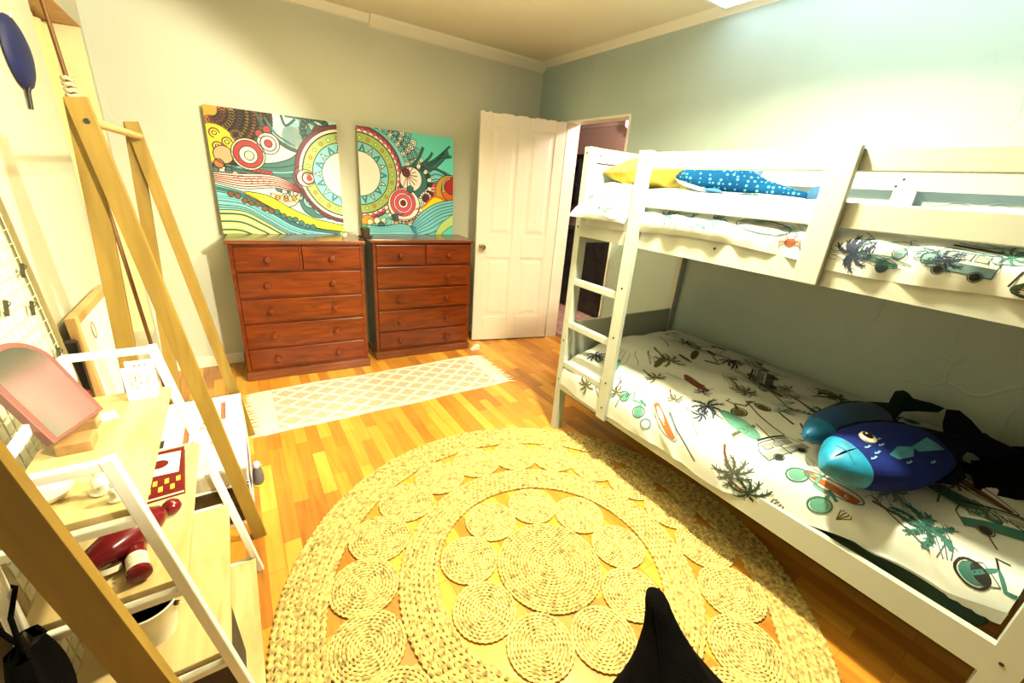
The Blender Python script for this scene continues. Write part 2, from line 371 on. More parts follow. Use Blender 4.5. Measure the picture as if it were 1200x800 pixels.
# hall wall lamp
hl=thing('hall_wall_lamp',(4.0,3.72,2.2),'small pink-lit wall lamp high on the hallway wall','lamp')
m=MB().lathe([(.03,0),(.055,.02),(.06,.08),(.045,.13),(.02,.15)],(3.95,3.72,2.18),16); build('shade',m,mat('lamp_glow',(.8,.6,.5),.5,emit=(1,.72,.55),estr=1.2),parent=hl,smooth=True)
m=MB().box((3.96,3.69,2.13),(4.05,3.75,2.19)); build('bracket',m,HP2,parent=hl)

# ------------------------------------------------------------------ bedroom door (open)
H=Vector((2.60,3.205,0)); dang=math.atan2(3.395-3.205,1.838-2.60)
DM=Matrix.Translation(H)@Matrix.Rotation(dang,4,'Z')     # local x along leaf, local +y = towards back wall or camera
W_,T_=.785,.036
d=MB(); d.box((0,-.012,.012),(W_,.012,2.03),0,DM)
stiles=[(0,.10),(.345,.44),(W_-.10,W_)]
for sgn in (-1,1):
    y0,y1=sgn*.012,sgn*.018
    for a,b in stiles: d.box((a,y0,.012),(b,y1,2.03),0,DM)
    for z0,z1 in ((.012,.25),(.83,1.03),(1.925,2.03)):
        for a,b in ((.10,.345),(.44,W_-.10)): d.box((a,y0,z0),(b,y1,z1),0,DM)
    for a,b in ((.10,.345),(.44,W_-.10)):
        for z0,z1 in ((.25,.83),(1.03,1.925)):
            k=.028; vs=[(a+k,y0,z0+k),(b-k,y0,z0+k),(b-k,y0,z1-k),(a+k,y0,z1-k),(a+2*k,y1*.97,z0+2*k),(b-2*k,y1*.97,z0+2*k),(b-2*k,y1*.97,z1-2*k),(a+2*k,y1*.97,z1-2*k)]
            d.add(vs,[(4,5,6,7),(0,1,5,4),(1,2,6,5),(2,3,7,6),(3,0,4,7)],0,DM)
for a,l in ((.06,.05),(.17,.03),(.30,.07),(.46,.04),(.60,.09),(.72,.03)):
    d.box((a,-.0183,2.022),(a+l,.0183,2.0306),1,DM)
door=struct(build('door_1',d,[DOORW,mat('chipped_wood',(.16,.12,.08),.8)],org=H,bevel=.0025))
m=MB()
for sg in (-1,1):
    R=DM@Matrix.Translation((W_-.055,sg*.018,.93))@Matrix.Rotation(-sg*PI/2,4,'X')
    m.lathe([(.030,0),(.030,.006),(.012,.010),(.011,.030),(.024,.036),(.029,.050),(.024,.062),(0.0,.066)],(0,0,0),20,0,R)
build('door_handle',m,BRASS,parent=door,smooth=True)
m=MB()
for z in (.25,1.05,1.8): m.tube([DM@Vector((-.004,-.02,z)),DM@Vector((-.004,-.02,z+.09))],.007,8)
build('hinge',m,BRASS,parent=door)
m=MB().prism([(1.72,0),(1.80,0),(1.80,.045),(1.775,.05),(1.725,.012)],3.15,3.19,'y'); o=build('door_stopper',m,mat('stopper_white',(.8,.77,.7),.5),bevel=.004)
tag(o,'small white door wedge on the floor by the right chest of drawers','doorstop')

# ------------------------------------------------------------------ chests of drawers
def chest(fl,ang,w,label,top_label,knobs):
    x,y=fl; dp=.345; T=Matrix.Translation((x,y,0))@Matrix.Rotation(ang,4,'Z')
    t=thing('chest_of_drawers',(x+w/2,y+dp/2,0),label,'chest of drawers','tall red-brown chests of drawers')
    m=MB()
    m.box((0,.016,.06),(.02,dp,.985),1,T).box((w-.02,.016,.06),(w,dp,.985),1,T).box((.02,dp-.01,.06),(w-.02,dp,.985),1,T)
    m.box((.02,.016,.06),(w-.02,dp-.01,.08),0,T)
    zs=[.985,.800,.614,.432,.243,.072]
    for z in zs[1:-1]: m.box((.018,.006,z-.007),(w-.018,.30,z+.007),0,T)
    m.box((.018,.006,.965),(w-.018,.3,.985),0,T).box((.018,.006,.062),(w-.018,.3,.085),0,T).box((w/2-.01,.006,.80),(w/2+.01,.3,.985),0,T)
    m.box((-.001,.0,.06),(.022,.018,.985),0,T).box((w-.022,.0,.06),(w+.001,.018,.985),0,T)
    build('carcass',m,[DRESS,DRESSD],parent=t,bevel=.0015)
    m=MB().box((-.018,-.022,.985),(w+.018,dp,1.01),0,T); build('top',m,DRESST,parent=t,bevel=.005)
    m=MB().box((-.012,-.014,0),(w+.012,dp-.02,.064),0,T); build('plinth',m,DRESST,parent=t,bevel=.006)
    fr=[]
    fr.append((.024,w/2-.012,.808,.964)); fr.append((w/2+.012,w-.024,.808,.964))
    for k in range(1,5): fr.append((.024,w-.024,max(zs[k+1]+.009,.087),zs[k]-.009))
    for i,(a,b,z0,z1) in enumerate(fr):
        m=MB().box((a,-.008,z0),(b,.014,z1),0,T).box((a+.01,.014,z0+.01),(b-.01,.30,z1-.02),0,T)
        dr=build('drawer',m,DRESS,parent=t,bevel=.003)
        ks=[(a+b)/2] if i<2 else [w*.235,w*.735]
        for j,kx in enumerate(ks):
            if (i,j) not in knobs: 
                R=T@Matrix.Translation((kx,-.008,(z0+z1)/2))@Matrix.Rotation(PI/2,4,'X')
                k=MB().lathe([(.014,0),(.011,.006),(.010,.012),(.019,.020),(.0215,.028),(.018,.034),(.0,.037)],(0,0,0),18,0,R)
                build('knob',k,KNOB,parent=dr,smooth=True)
    return t
chest((-.047,3.262),-.075,.835,'red-brown wooden chest of drawers nearest the window, under the left canvas','',[])
chest((.885,3.288),-.070,.825,'red-brown wooden chest of drawers beside the open white door, second row missing its left knob','',[(2,0)])

# ------------------------------------------------------------------ canvases
class Art:
    """layered flat colour shapes clipped to the unit square"""
    def __init__(s): s.items=[]; s.l=0
    def clip(s,poly):
        for ax,lim,sg in ((0,0,1),(0,1,-1),(1,0,1),(1,1,-1)):
            out=[]
            for i in range(len(poly)):
                a=poly[i-1]; b=poly[i]; da=sg*(a[ax]-lim); db=sg*(b[ax]-lim)
                if da>=0 and db>=0: out.append(b)
                elif da>=0 or db>=0:
                    t=da/(da-db); p=(a[0]+(b[0]-a[0])*t,a[1]+(b[1]-a[1])*t)
                    out.append(p)
                    if db>=0: out.append(b)
            poly=out
            if len(poly)<3: return None
        return poly
    def poly(s,p,c):
        p=s.clip(p)
        if p: s.items.append((p,c,s.l))
    def spline(s,pts,n=10):
        P=[np.array(p,float) for p in pts]; out=[]
        for i in range(len(P)-1):
            p0=P[max(i-1,0)];p1=P[i];p2=P[i+1];p3=P[min(i+2,len(P)-1)]
            for k in range(n):
                t=k/n; out.append(.5*((2*p1)+(-p0+p2)*t+(2*p0-5*p1+4*p2-p3)*t*t+(-p0+3*p1-3*p2+p3)*t**3))
        out.append(P[-1]); return out
    def stroke(s,pts,w,c,n=10,taper=False,raw=False):
        q=[np.array(p,float) for p in pts] if raw else s.spline(pts,n); N=len(q); L=[];R=[]
        for i in range(N):
            t=q[min(i+1,N-1)]-q[max(i-1,0)]; l=np.hypot(*t) or 1; nn=np.array((-t[1],t[0]))/l
            ww=w/2*(math.sin(PI*(.08+.88*i/(N-1)))**.7 if taper else 1)
            L.append(q[i]+nn*ww); R.append(q[i]-nn*ww)
        for i in range(N-1): s.poly([tuple(L[i]),tuple(L[i+1]),tuple(R[i+1]),tuple(R[i])],c)
    def band(s,A,B,c,out=None,ow=.008,n=10):
        a=s.spline(A,n); b=s.spline(B,n)
        for i in range(len(a)-1): s.poly([tuple(a[i]),tuple(a[i+1]),tuple(b[i+1]),tuple(b[i])],c)
        if out:
            s.l+=1; s.stroke(A,ow,out,n); s.stroke(B,ow,out,n); s.l-=1
    def mid(s,A,B,t): return [tuple((1-t)*np.array(a)+t*np.array(b)) for a,b in zip(A,B)]
    def disc(s,c,r,col,n=40,out=None,ow=.008,a0=0,a1=2*PI,ry=None):
        ry=ry or r
        for i in range(n):
            t0=a0+(a1-a0)*i/n;t1=a0+(a1-a0)*(i+1)/n
            s.poly([c,(c[0]+r*math.cos(t0),c[1]+ry*math.sin(t0)),(c[0]+r*math.cos(t1),c[1]+ry*math.sin(t1))],col)
        if out: s.l+=1; s.ring(c,r,ow,out,n,a0,a1,ry); s.l-=1
    def ring(s,c,r,w,col,n=40,a0=0,a1=2*PI,ry=None):
        ry=ry or r; k=w/2
        for i in range(n):
            t0=a0+(a1-a0)*i/n;t1=a0+(a1-a0)*(i+1)/n
            f=lambda rr,rz,t:(c[0]+rr*math.cos(t),c[1]+rz*math.sin(t))
            s.poly([f(r-k,ry-k,t0),f(r+k,ry+k,t0),f(r+k,ry+k,t1),f(r-k,ry-k,t1)],col)
    def scallops(s,c,r,n,rad,col,out,a0=0,a1=2*PI):
        for i in range(n):
            t=a0+(a1-a0)*(i+.5)/n; q=(c[0]+r*math.cos(t),c[1]+r*math.sin(t))
            s.disc(q,rad,col,14,out,.007); s.l+=1; s.ring(q,rad*.55,.005,out,12); s.l-=1
AC={'sky':(0.426,0.745,0.745),'aqua':(0.120,0.660,0.618),'white':(0.767,0.789,0.745),'dkteal':(0.006,0.051,0.057),'teal':(0.021,0.143,0.151),'blue':(0.027,0.304,0.456),'ltblue':(0.200,0.576,0.681),'yellow':(0.844,0.681,0.007),'gold':(0.576,0.304,0.016),'brown':(0.159,0.057,0.011),'red':(0.378,0.007,0.011),'maroon':(0.120,0.005,0.021),'pink':(0.628,0.064,0.136),'green':(0.332,0.495,0.136),'lime':(0.495,0.681,0.242),'black':(0.002,0.004,0.005),'orange':(0.597,0.136,0.011),'cream':(0.735,0.681,0.475),'purple':(0.200,0.038,0.091),'peach':(0.735,0.332,0.183)}
AK=list(AC.keys()); AM=[mat('paint_'+k,AC[k],.5) for k in AK]; AI={k:i+1 for i,k in enumerate(AK)}
CANV=mat('canvas_edge',(.45,.42,.22),.8,bump=.2)

def sun(A,c,side):
    A.l=8; A.disc(c,.435,'maroon' if side=='l' else 'purple',80,'black')
    A.l=10; A.ring(c,.388,.022,'white',80)
    A.l=11
    if side=='r':
        for i in range(44):
            t=2*PI*i/44; A.stroke([(c[0]+.375*math.cos(t),c[1]+.375*math.sin(t)),(c[0]+.425*math.cos(t+.12),c[1]+.425*math.sin(t+.12))],.006,'maroon',3)
            q=(c[0]+.40*math.cos(t),c[1]+.40*math.sin(t)); A.disc(q,.016,'pink',8)
    A.ring(c,.372,.008,'black',80)
    A.l=12; A.disc(c,.365,'green',80); 
    A.l=13
    for i in range(26):
        t=2*PI*i/26+.05; q=(c[0]+.325*math.cos(t),c[1]+.325*math.sin(t))
        A.disc(q,.016,'gold' if i%2 else 'lime',12,'olive' if 0 else 'brown',.005)
    A.ring(c,.287,.008,'black',80)
    A.l=15; A.disc(c,.282,'ltblue',80)
    A.l=16
    for i in range(18):
        t=2*PI*i/18; f=lambda r,d:(c[0]+r*math.cos(t+d),c[1]+r*math.sin(t+d))
        A.l=16; A.poly([f(.20,-.15),f(.272,0),f(.20,.15)],'white' if i%2 else 'blue'); A.l=17; A.stroke([f(.20,-.16),f(.274,0)],.007,'dkteal',2); A.stroke([f(.274,0),f(.20,.16)],.007,'dkteal',2); A.l=18; A.disc(f(.222,0),.014,'ltblue',10,'teal',.005)
    A.l=19; A.disc(c,.205,'white',60,'teal',.008)

def art_left():
    A=Art(); A.l=0; A.poly([(0,0),(1,0),(1,1),(0,1)],'sky')
    A.l=1; A.disc((.63,.72),.20,'white',40); A.disc((.66,.83),.12,'ltblue',30)
    # scales upper left
    A.l=1; A.disc((.05,.95),.42,'gold',60,'black')
    A.l=3
    for k,(rr,c1) in enumerate(((.40,'brown'),(.35,'gold'),(.30,'orange'),(.25,'gold'),(.20,'brown'),(.14,'gold'),(.08,'orange'))):
        A.l=3+0; A.scallops((.05,.97),rr,int(30*rr/.4)+3,.034,c1,'black',-1.9,.2)
    A.l=5; A.disc((.04,.72),.15,'yellow',30,'brown')
    A.l=7
    for q in ((.05,.80),(.13,.74),(.20,.80),(.06,.70)): A.ring(q,.035,.013,'brown',18,0,4.6); A.ring(q,.016,.008,'black',12)
    # teal swoosh
    A.l=3; a=[(0,.62),(.25,.59),(.5,.62),(.66,.72),(.76,.95)]; b=[(0,.50),(.25,.48),(.55,.40),(.74,.42),(.98,.66)]
    A.band(a,b,'teal','black')
    A.l=4
    for t in (.2,.4,.6,.8): A.stroke(A.mid(a,b,t),.008,'black' if t!=.4 else 'ltblue')
    A.l=5; A.stroke([(.36,1.0),(.42,.88),(.55,.76),(.68,.72),(.78,.78)],.035,'dkteal',taper=True)
    A.stroke([(.42,.97),(.5,.84),(.64,.76)],.02,'teal',taper=True); A.stroke([(.55,1),(.58,.92),(.66,.98)],.02,'dkteal'); A.stroke([(.58,1.0),(.72,.99),(.84,.94),(.86,.84),(.8,.72)],.03,'teal')
    for k in range(5): A.ring((.72,.80),.15+.012*k,.005,'black',30,-.6,1.8)
    A.l=6; A.scallops((.82,.90),.11,12,.026,'teal','black',.2,4.2); A.disc((.86,.88),.075,'maroon',24,'black'); A.l=8; A.disc((.88,.88),.04,'red',20,'black')
    # eyes/rings
    A.l=9; A.disc((.27,.66),.125,'cream',40,'black'); A.l=11; A.disc((.27,.66),.108,'red',40,'black'); A.l=13; A.disc((.27,.655),.068,'white',30,'black'); A.l=15; A.disc((.275,.65),.036,'cream',24,'black')
    A.l=9; A.disc((.43,.76),.085,'white',34,'black'); A.l=11; A.ring((.43,.76),.06,.01,'maroon',30); A.disc((.43,.76),.030,'red',24,'black')
    A.l=8; A.disc((.09,.64),.07,'peach',30,'black'); A.disc((.05,.57),.035,'orange',20,'black'); A.disc((.37,.83),.03,'red',20,'black'); A.disc((.43,.87),.03,'red',20,'black')
    for k in range(7): A.disc((.24+.03*k,.545-.004*k),.016,'red',12,'black',.005)
    # scallop strings
    A.l=6
    for k in range(16): A.disc((.02+.045*k,.525-.012*k+.02*math.sin(k)),.026,'white' if k%2 else 'teal',12,'black',.006)
    # red white stripes
    a=[(0,.50),(.2,.50),(.45,.50),(.66,.40)]; b=[(0,.42),(.2,.38),(.45,.40),(.66,.36)]
    A.l=7; A.band(a,b,'white','maroon')
    for i,t in enumerate((.17,.34,.5,.67,.84)): A.l=8; A.stroke(A.mid(a,b,t),.010,'maroon' if i%2==0 else 'red')
    A.l=5; A.band([(0,.54),(.12,.52),(.3,.49)],[(0,.45),(.12,.45),(.3,.47)],'yellow','black')
    # maroon ball left of the sun
    A.l=9; A.disc((.70,.50),.105,'purple',34,'black'); A.l=11; A.disc((.70,.50),.075,'white',30,'black'); A.l=13; A.disc((.72,.50),.05,'white',24,'maroon',.014); A.l=15; A.disc((.73,.50),.026,'red',20)
    # ornament under sun
    A.l=4; A.disc((.78,.30),.15,'teal',40,'black')
    A.l=5
    for q,r in (((.60,.36),.07),((.72,.30),.06),((.80,.24),.06),((.88,.20),.06),((.95,.17),.05),((.68,.38),.05),((.52,.33),.05)):
        A.l=5; A.disc(q,r,'ltblue',24,'black'); A.l=7; A.disc(q,r*.6,'white',18,'teal'); A.l=9; A.ring(q,r*.28,.008,'black',14)
    A.l=6; A.disc((.52,.36),.12,'cream',30,'black',a0=PI,a1=2*PI)
    A.l=8
    for k in range(7): A.disc((.42+.033*k,.33-.018*math.sin(k*PI/6)),.022,'gold' if k%2 else 'cream',12,'brown',.006)
    # yellow band
    a=[(.20,.36),(.38,.33),(.55,.23),(.75,.14),(1.0,.085)]; b=[(.20,.33),(.36,.25),(.52,.15),(.75,.06),(1.0,.02)]
    A.l=10; A.band(a,b,'yellow','black')
    A.l=12
    for k in range(14):
        t=k/13; q=(.10+.62*t,.33-.27*t+.01*math.sin(k*2)); A.disc(q,.024,'brown' if k<7 else 'teal',12,'black',.006)
    # blues
    a=[(0,.40),(.22,.34),(.42,.20),(.65,.07),(1,.03)]; b=[(0,.20),(.18,.19),(.34,.10),(.50,0),(.75,-.08)]
    A.l=9; A.band(a,b,'ltblue','black')
    for i,t in enumerate((.07,.14,.26,.42,.5,.62,.8,.9)): A.l=10; A.stroke(A.mid(a,b,t),(.03 if i in (1,) else .007),'teal' if i in (0,1) else ('blue' if i in (3,4) else 'black'))
    a2=b; b2=[(0,-.12),(.08,-.12),(.18,-.14),(.3,-.16),(.5,-.2)]
    A.l=8; A.band(a2,b2,'lime','black')
    for i,t in enumerate((.1,.2,.3,.4,.52,.64,.76)): A.l=9; A.stroke(A.mid(a2,b2,t),.009 if i%2 else .014,'dkteal' if i%2==0 else 'cream')
    sun(A,(1.05,.545),'l')
    return A
def art_right():
    A=Art(); A.l=0; A.poly([(0,0),(1,0),(1,1),(0,1)],'aqua')
    A.l=1; A.disc((.40,.75),.24,'ltblue',40)
    A.l=2
    for k in range(4):
        for i in range(13-k):
            t=1.55-1.25*i/(12-k); r=.50+.05*k*0+ .045*k; q=(.02+r*math.cos(t),.56+r*math.sin(t)); A.l=2; A.disc(q,.036,'ltblue' if (i+k)%2 else 'white',14,'black',.006); A.l=4; A.ring(q,.018,.006,'teal',10)
    # branches
    A.l=6; A.band([(.38,.66),(.55,.70),(.75,.76),(.93,.90)],[(.36,.48),(.55,.60),(.78,.68),(.95,.84)],'teal','black')
    for P_,w in (([(.5,.66),(.6,.76),(.66,.88)],.035),([(.6,.68),(.72,.78),(.76,.84)],.03),([(.7,.72),(.82,.78),(.98,.82)],.03),([(.6,.64),(.8,.68),(1.0,.58)],.03),([(.85,.82),(.96,.92)],.022)):
        A.l=7; A.stroke(P_,w,'teal'); A.l=8; A.stroke(P_,.006,'black')
    for t in (.3,.5,.7): A.l=8; A.stroke([(.38,.66-.18*t),(.55,.70-.1*t),(.75,.76-.08*t),(.9,.88-.06*t)],.006,'black')
    A.l=3; A.band([(.66,.58),(.8,.68),(1,.62)],[(.66,.48),(.82,.56),(1,.50)],'ltblue','black'); A.l=4; A.stroke([(.66,.55),(.8,.63),(1,.57)],.02,'blue'); A.stroke([(.66,.5),(.8,.58),(1,.53)],.008,'black')
    # feather wheel
    A.l=9; A.disc((.55,.53),.15,'teal',34,'black'); A.l=11; A.disc((.52,.56),.12,'white',30,'black'); A.l=13
    for i in range(9):
        t=-2+i*.42; A.stroke([(.48,.60),(.48+.11*math.cos(t),.58+.11*math.sin(t))],.01,'teal' if i%2 else 'pink',3)
    A.l=14; A.disc((.47,.62),.04,'maroon',20,'black')
    for k in range(12):
        t=-1.5+k*.25; A.l=11; A.disc((.55+.18*math.cos(t),.52+.18*math.sin(t)),.026,'white' if k%2 else 'dkteal',12,'black',.006)
    A.l=10; A.disc((.80,.40),.14,'pink',30,'black'); A.l=11
    for k in range(3): A.ring((.76,.38),.05+.03*k,.008,'white',24)
    A.l=12; A.disc((.96,.46),.17,'gold',30,'black'); A.l=14; A.disc((.98,.48),.12,'orange',30,'black'); A.l=16; A.disc((.99,.52),.09,'red',24,'black')
    for k in range(9): t=PI*.6+k*.2; A.l=17; A.disc((.98+.10*math.cos(t),.50+.10*math.sin(t)),.014,'cream',10,'black',.005)
    A.l=12; A.disc((.72,.38),.07,'maroon',24,'black')
    for k in range(10): t=k*.5; A.l=14; A.disc((.68+.055*math.cos(t),.38+.055*math.sin(t)),.013,'white',8,'black',.004)
    # yellow
    A.l=14; A.band([(.56,.26),(.66,.30),(.78,.40),(.92,.36)],[(.56,.16),(.66,.18),(.80,.26),(.92,.28)],'yellow','orange',.02)
    # pink shell
    A.l=15; A.disc((.44,.30),.17,'white',40,'black')
    for r,c in ((.135,'pink'),(.10,'white'),(.085,'pink'),(.05,'white'),(.03,'maroon')): A.l+=1; A.disc((.43,.32),r,c,30,'maroon',.006)
    A.l=15
    for k in range(13): t=PI+.2+k*.22; A.disc((.44+.19*math.cos(t),.30+.17*math.sin(t)),.025,'cream' if k%2 else 'white',12,'maroon',.006)
    for k in range(9): A.disc((.08+.07*k,.12+.02*math.sin(k)),.032,'white' if k%2 else 'cream',12,'brown',.006)
    A.l=13; A.disc((.06,.12),.07,'gold',20,'brown')
    for k in range(8):
        t=-.2-k*.17; A.l=16; A.disc((.02+.50*math.cos(t),.56+.50*math.sin(t)),.036,'ltblue' if k%2 else 'teal',14,'black',.006)
    # blue waves
    A.l=18; a=[(.5,.08),(.62,.22),(.8,.33),(1.02,.38)]; b=[(.55,-.02),(.75,.02),(.9,.10),(1.02,.14)]
    A.band(a,b,'ltblue','black')
    for i,t in enumerate((.12,.25,.38,.5,.64,.8)): A.l=19; A.stroke(A.mid(a,b,t),.016 if i%2 else .007,'blue' if i%2 else 'black')
    A.l=20; A.band([(.78,0),(.86,.12),(1.0,.22)],[(.86,0),(.93,.06),(1.0,.10)],'lime','teal')
    A.l=18; a=[(0,.10),(.2,.08),(.4,.11),(.56,.07)]; b=[(0,-.02),(.2,-.02),(.4,-.02),(.6,-.02)]
    A.band(a,b,'ltblue','black')
    for t in (.2,.4,.6): A.l=19; A.stroke(A.mid(a,b,t),.007,'blue')
    sun(A,(.0,.575),'r')
    return A
def canvas(x0,ang,A,label,lean=.034,w=.80,h=.80,y0=3.565):
    t=thing('canvas_painting',(x0+w/2,y0,1.011),label,'painting','pair of square wave and sun canvases')
    T=Matrix.Translation((x0,y0,1.011))@Matrix.Rotation(ang,4,'Z')@Matrix.Rotation(-lean,4,'X')
    m=MB().box((0,0,0),(w,.028,h),0,T); build('stretched_canvas',m,CANV,parent=t,bevel=.002)
    m=MB()
    for p,c,l in A.items:
        m.add([(q[0]*w,-.0004-.00012*l,q[1]*h) for q in p],[tuple(range(len(p)))],AI[c]-1,T)
    build('painted_design',m,AM,parent=t,fix=False)
canvas(-.062,-.012,art_left(),'square canvas with red-ringed eyes, yellow band and half sun, standing nearest the window')
canvas(.884,-.012,art_right(),'square canvas with pink shell swirls and half sun, standing beside the open door')

# small pots on the chests
def succulent(name,c,r,h,label,mt,cat='potted plant',n=26,lf=GREEN,seed=1,saucer=True):
    t=thing(name,c,label,cat); x,y,z=c; rnd=random.Random(seed)
    if saucer:
        m=MB().lathe([(r*.9,0),(r*1.45,.012),(r*1.5,.018),(r*1.3,.016),(r*.8,.008)],c,24); build('saucer',m,mt,parent=t,smooth=True)
    m=MB().lathe([(r*.7,.008),(r*.85,h*.5),(r*.95,h),(r*.85,h),(r*.75,h*.8),(0,h*.8)],c,24); build('pot',m,POTB if saucer else CREAMC,parent=t,smooth=True)
    m=MB()
    for k in range(n):
        a=rnd.uniform(0,2*PI); e=rnd.uniform(.2,1.3); l=r*rnd.uniform(.8,1.5)
        d=Vector((math.cos(a)*math.cos(e),math.sin(a)*math.cos(e),math.sin(e)))
        p=Vector(c)+Vector((0,0,h*.85))
        m.tube([p,p+d*l*.5,p+d*l+Vector((0,0,-l*.15))],[(r*.12,r*.06),(r*.22,r*.08),(.001,.001)],6)
    build('foliage',m,lf,parent=t,smooth=True)
succulent('potted_succulent',(.845,3.33,1.01),.038,.075,'small green plant in a dark bowl on the gap between the chests of drawers',POTB,seed=3)
succulent('miniature_plant',(.70,3.37,1.01),.022,.035,'tiny pale green plant in a white cup, front right of the left chest',CREAMC,seed=5,saucer=False,lf=mat('leaf_pale',(.5,.55,.15),.6))

# ------------------------------------------------------------------ runner rug
ru=thing('runner_rug',(.83,2.75,0),'cream runner rug with pink diamonds in front of the chests','rug')
m=MB()
def rfn(u,v):
    x=-.015+1.70*u; y=2.455+.58*v
    return Vector((x,y+.012*math.sin(3*u*PI)*(.4+v*.2),.008+.002*math.sin(20*u+3*v)))
m.grid(rfn,60,10); m.grid(lambda u,v:rfn(u,v)-Vector((0,0,.007)),60,10)
for v0 in (0,1):
    m.grid(lambda u,v:rfn(u,v0)-Vector((0,0,.007*v)),60,1)
for u0 in (0,1): m.grid(lambda u,v:rfn(u0,v)-Vector((0,0,.007*u)),1,10)
build('woven_body',m,diamond_mat(),parent=ru)
for side in (0,1):
    m=MB(); rnd=random.Random(3+side)
    for k in range(44):
        p=rfn(side,(k+.5)/44); d=-1 if side==0 else 1; L=rnd.uniform(.05,.085); a=rnd.uniform(-.5,.5)
        q=[p+Vector((0,0,-.002)),p+Vector((d*L*.5,a*.02,-.003)),p+Vector((d*L,a*.05+rnd.uniform(-.01,.01),-.0055))]
        m.tube(q,[.004,.0035,.0015],5)
    build('fringe',m,mat('fringe_cream',(.76,.70,.55),.95),parent=ru)

# ------------------------------------------------------------------ round jute rug
RC=Vector((.922,.935,0)); jr=thing('round_jute_rug',tuple(RC),'large round braided jute rug of coiled circles in the middle of the floor','rug')
def braid_ring(m,c,R,r,lob,mi=0,z=.007,ph=0):
    n=max(24,int(2*PI*R/lob)*4); vs=[];fs=[]; K=6; nl=n/4
    for i in range(n):
        a=2*PI*i/n; s_=math.sin(nl*a*1.0+ph)
        rr=r*(1+.22*s_); off=r*.22*math.sin(nl*a/2*1.0*2+ph+1.6)
        cx=c[0]+(R+off)*math.cos(a); cy=c[1]+(R+off)*math.sin(a)
        for k in range(K):
            t=2*PI*k/K+.5; vs.append((cx+rr*math.cos(t)*math.cos(a),cy+rr*math.cos(t)*math.sin(a),max(.001,z+rr*.75*math.sin(t))))
    for i in range(n):
        j=(i+1)%n
        for k in range(K):
            k2=(k+1)%K; fs.append((i*K+k,j*K+k,j*K+k2,i*K+k2))
    m.add(vs,fs,mi)
m=MB()
for k in range(9): braid_ring(m,RC,.866+.0188*k,.0105,.026,ph=k*1.3)
build('outer_band',m,JUTE,parent=jr,smooth=True)
m=MB()
for k in range(8): braid_ring(m,RC,.470+.0185*k,.010,.026,ph=k*1.7)
build('inner_band',m,JUTE,parent=jr,smooth=True)
def coil(c,R,step,seed):
    m=MB(); k=0; r=R
    while r>step*.6:
        braid_ring(m,c,r,step*.48,.019,ph=k*1.1+seed); r-=step; k+=1
    m.lathe([(step*.7,.001),(step*.8,.008),(0,.012)],(c[0],c[1],0),10)
    return m
build('centre_medallion',coil(RC,.212,.0135,1),JUTE,parent=jr,smooth=True)
small=None
def dupe_part(src,parent,loc,rz):
    o=src.copy(); COL.objects.link(o); o.parent=parent; o.location=loc; o.rotation_euler=(0,0,rz); return o
s1=build('coiled_medallion',coil(RC,.112,.0125,2),JUTE2,parent=jr,smooth=True)
first=True
for n,R,a0 in ((9,.337,107),):
    for k in range(n):
        a=math.radians(a0+k*360/n); p=(R*math.cos(a),R*math.sin(a),0)
        if first: s1.location=p; first=False
        else: dupe_part(s1,jr,p,a)
s2=build('coiled_medallion',coil(RC,.122,.0125,3),JUTE2,parent=jr,smooth=True)
for k in range(20):
    a=math.radians(158.5-18*k); p=(.737*math.cos(a),.737*math.sin(a),0)
    if k==0: s2.location=p
    else: dupe_part(s2,jr,p,a)

# ------------------------------------------------------------------ bunk bed
bed=thing('bunk_bed',(2.1,.8,0),'white wooden bunk bed with ladder along the right wall','bunk bed')
BX0,BX1,BY0,BY1=1.59,2.56,-.19,1.785
def bpart(name,boxes,bevel=.004,screws=()):
    m=MB()
    for a,b in boxes: m.box(a,b)
    for s_ in screws:
        p,ax=s_; q=Vector(p)+Vector(ax)*.0015
        m.tube([Vector(p)-Vector(ax)*.002,q],.0055,10,mi=1)
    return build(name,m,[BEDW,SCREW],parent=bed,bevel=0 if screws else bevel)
nx=(-1,0,0); ny=(0,-1,0)
bpart('post',[((BX0,1.742,0),(BX0+.055,BY1,1.69))],screws=[((BX0,1.765,z),nx) for z in (1.66,1.29,.36,.62)])
bpart('post',[((BX1-.0,1.742,0),(BX1+.05,BY1,1.69))])
bpart('post',[((BX0,BY0,0),(BX0+.055,BY0+.065,1.69))],screws=[((BX0,BY0+.04,.36),nx)])
bpart('post',[((BX1,BY0,0),(BX1+.05,BY0+.065,1.69))])
for y0,y1 in ((1.752,1.776),(BY0+.02,BY0+.044)):
    bpart('end_panel',[((BX0+.055,y0,1.205),(BX1,y1,1.612)),((BX0+.055,y0,1.62),(BX1,y1,1.69))],screws=[((BX0+.085,y0,1.655),ny)])
    bpart('end_panel',[((BX0+.055,y0,.30),(BX1,y1,.735))])
# rails
bpart('side_rail',[((BX0,BY0+.065,.298),(BX0+.025,1.742,.402))],screws=[((BX0,y,.34),nx) for y in (.75,)])
bpart('side_rail',[((BX0,BY0+.065,1.242),(BX0+.025,1.742,1.335))],screws=[((BX0,.95,1.30),nx)])
bpart('side_rail',[((BX1+.02,BY0+.065,.298),(BX1+.045,1.742,.42))])
bpart('side_rail',[((BX1+.02,BY0+.065,1.242),(BX1+.045,1.742,1.42))])
bpart('guard_rail',[((BX0,BY0+.065,1.590),(BX0+.022,1.36,1.656))])
bpart('guard_rail',[((BX0,BY0+.065,1.425),(BX0+.022,1.36,1.503))])
bpart('guard_rail',[((BX1,BY0+.065,1.583),(BX1+.022,1.742,1.656))],screws=[((BX1,.72,1.63),nx),((BX1,.74,1.60),nx)])
bpart('guard_support',[((BX1,.66,1.25),(BX1+.02,.745,1.5825))],bevel=.002)
bpart('guard_support',[((BX0-.022,.563,1.242),(BX0,.640,1.662))])
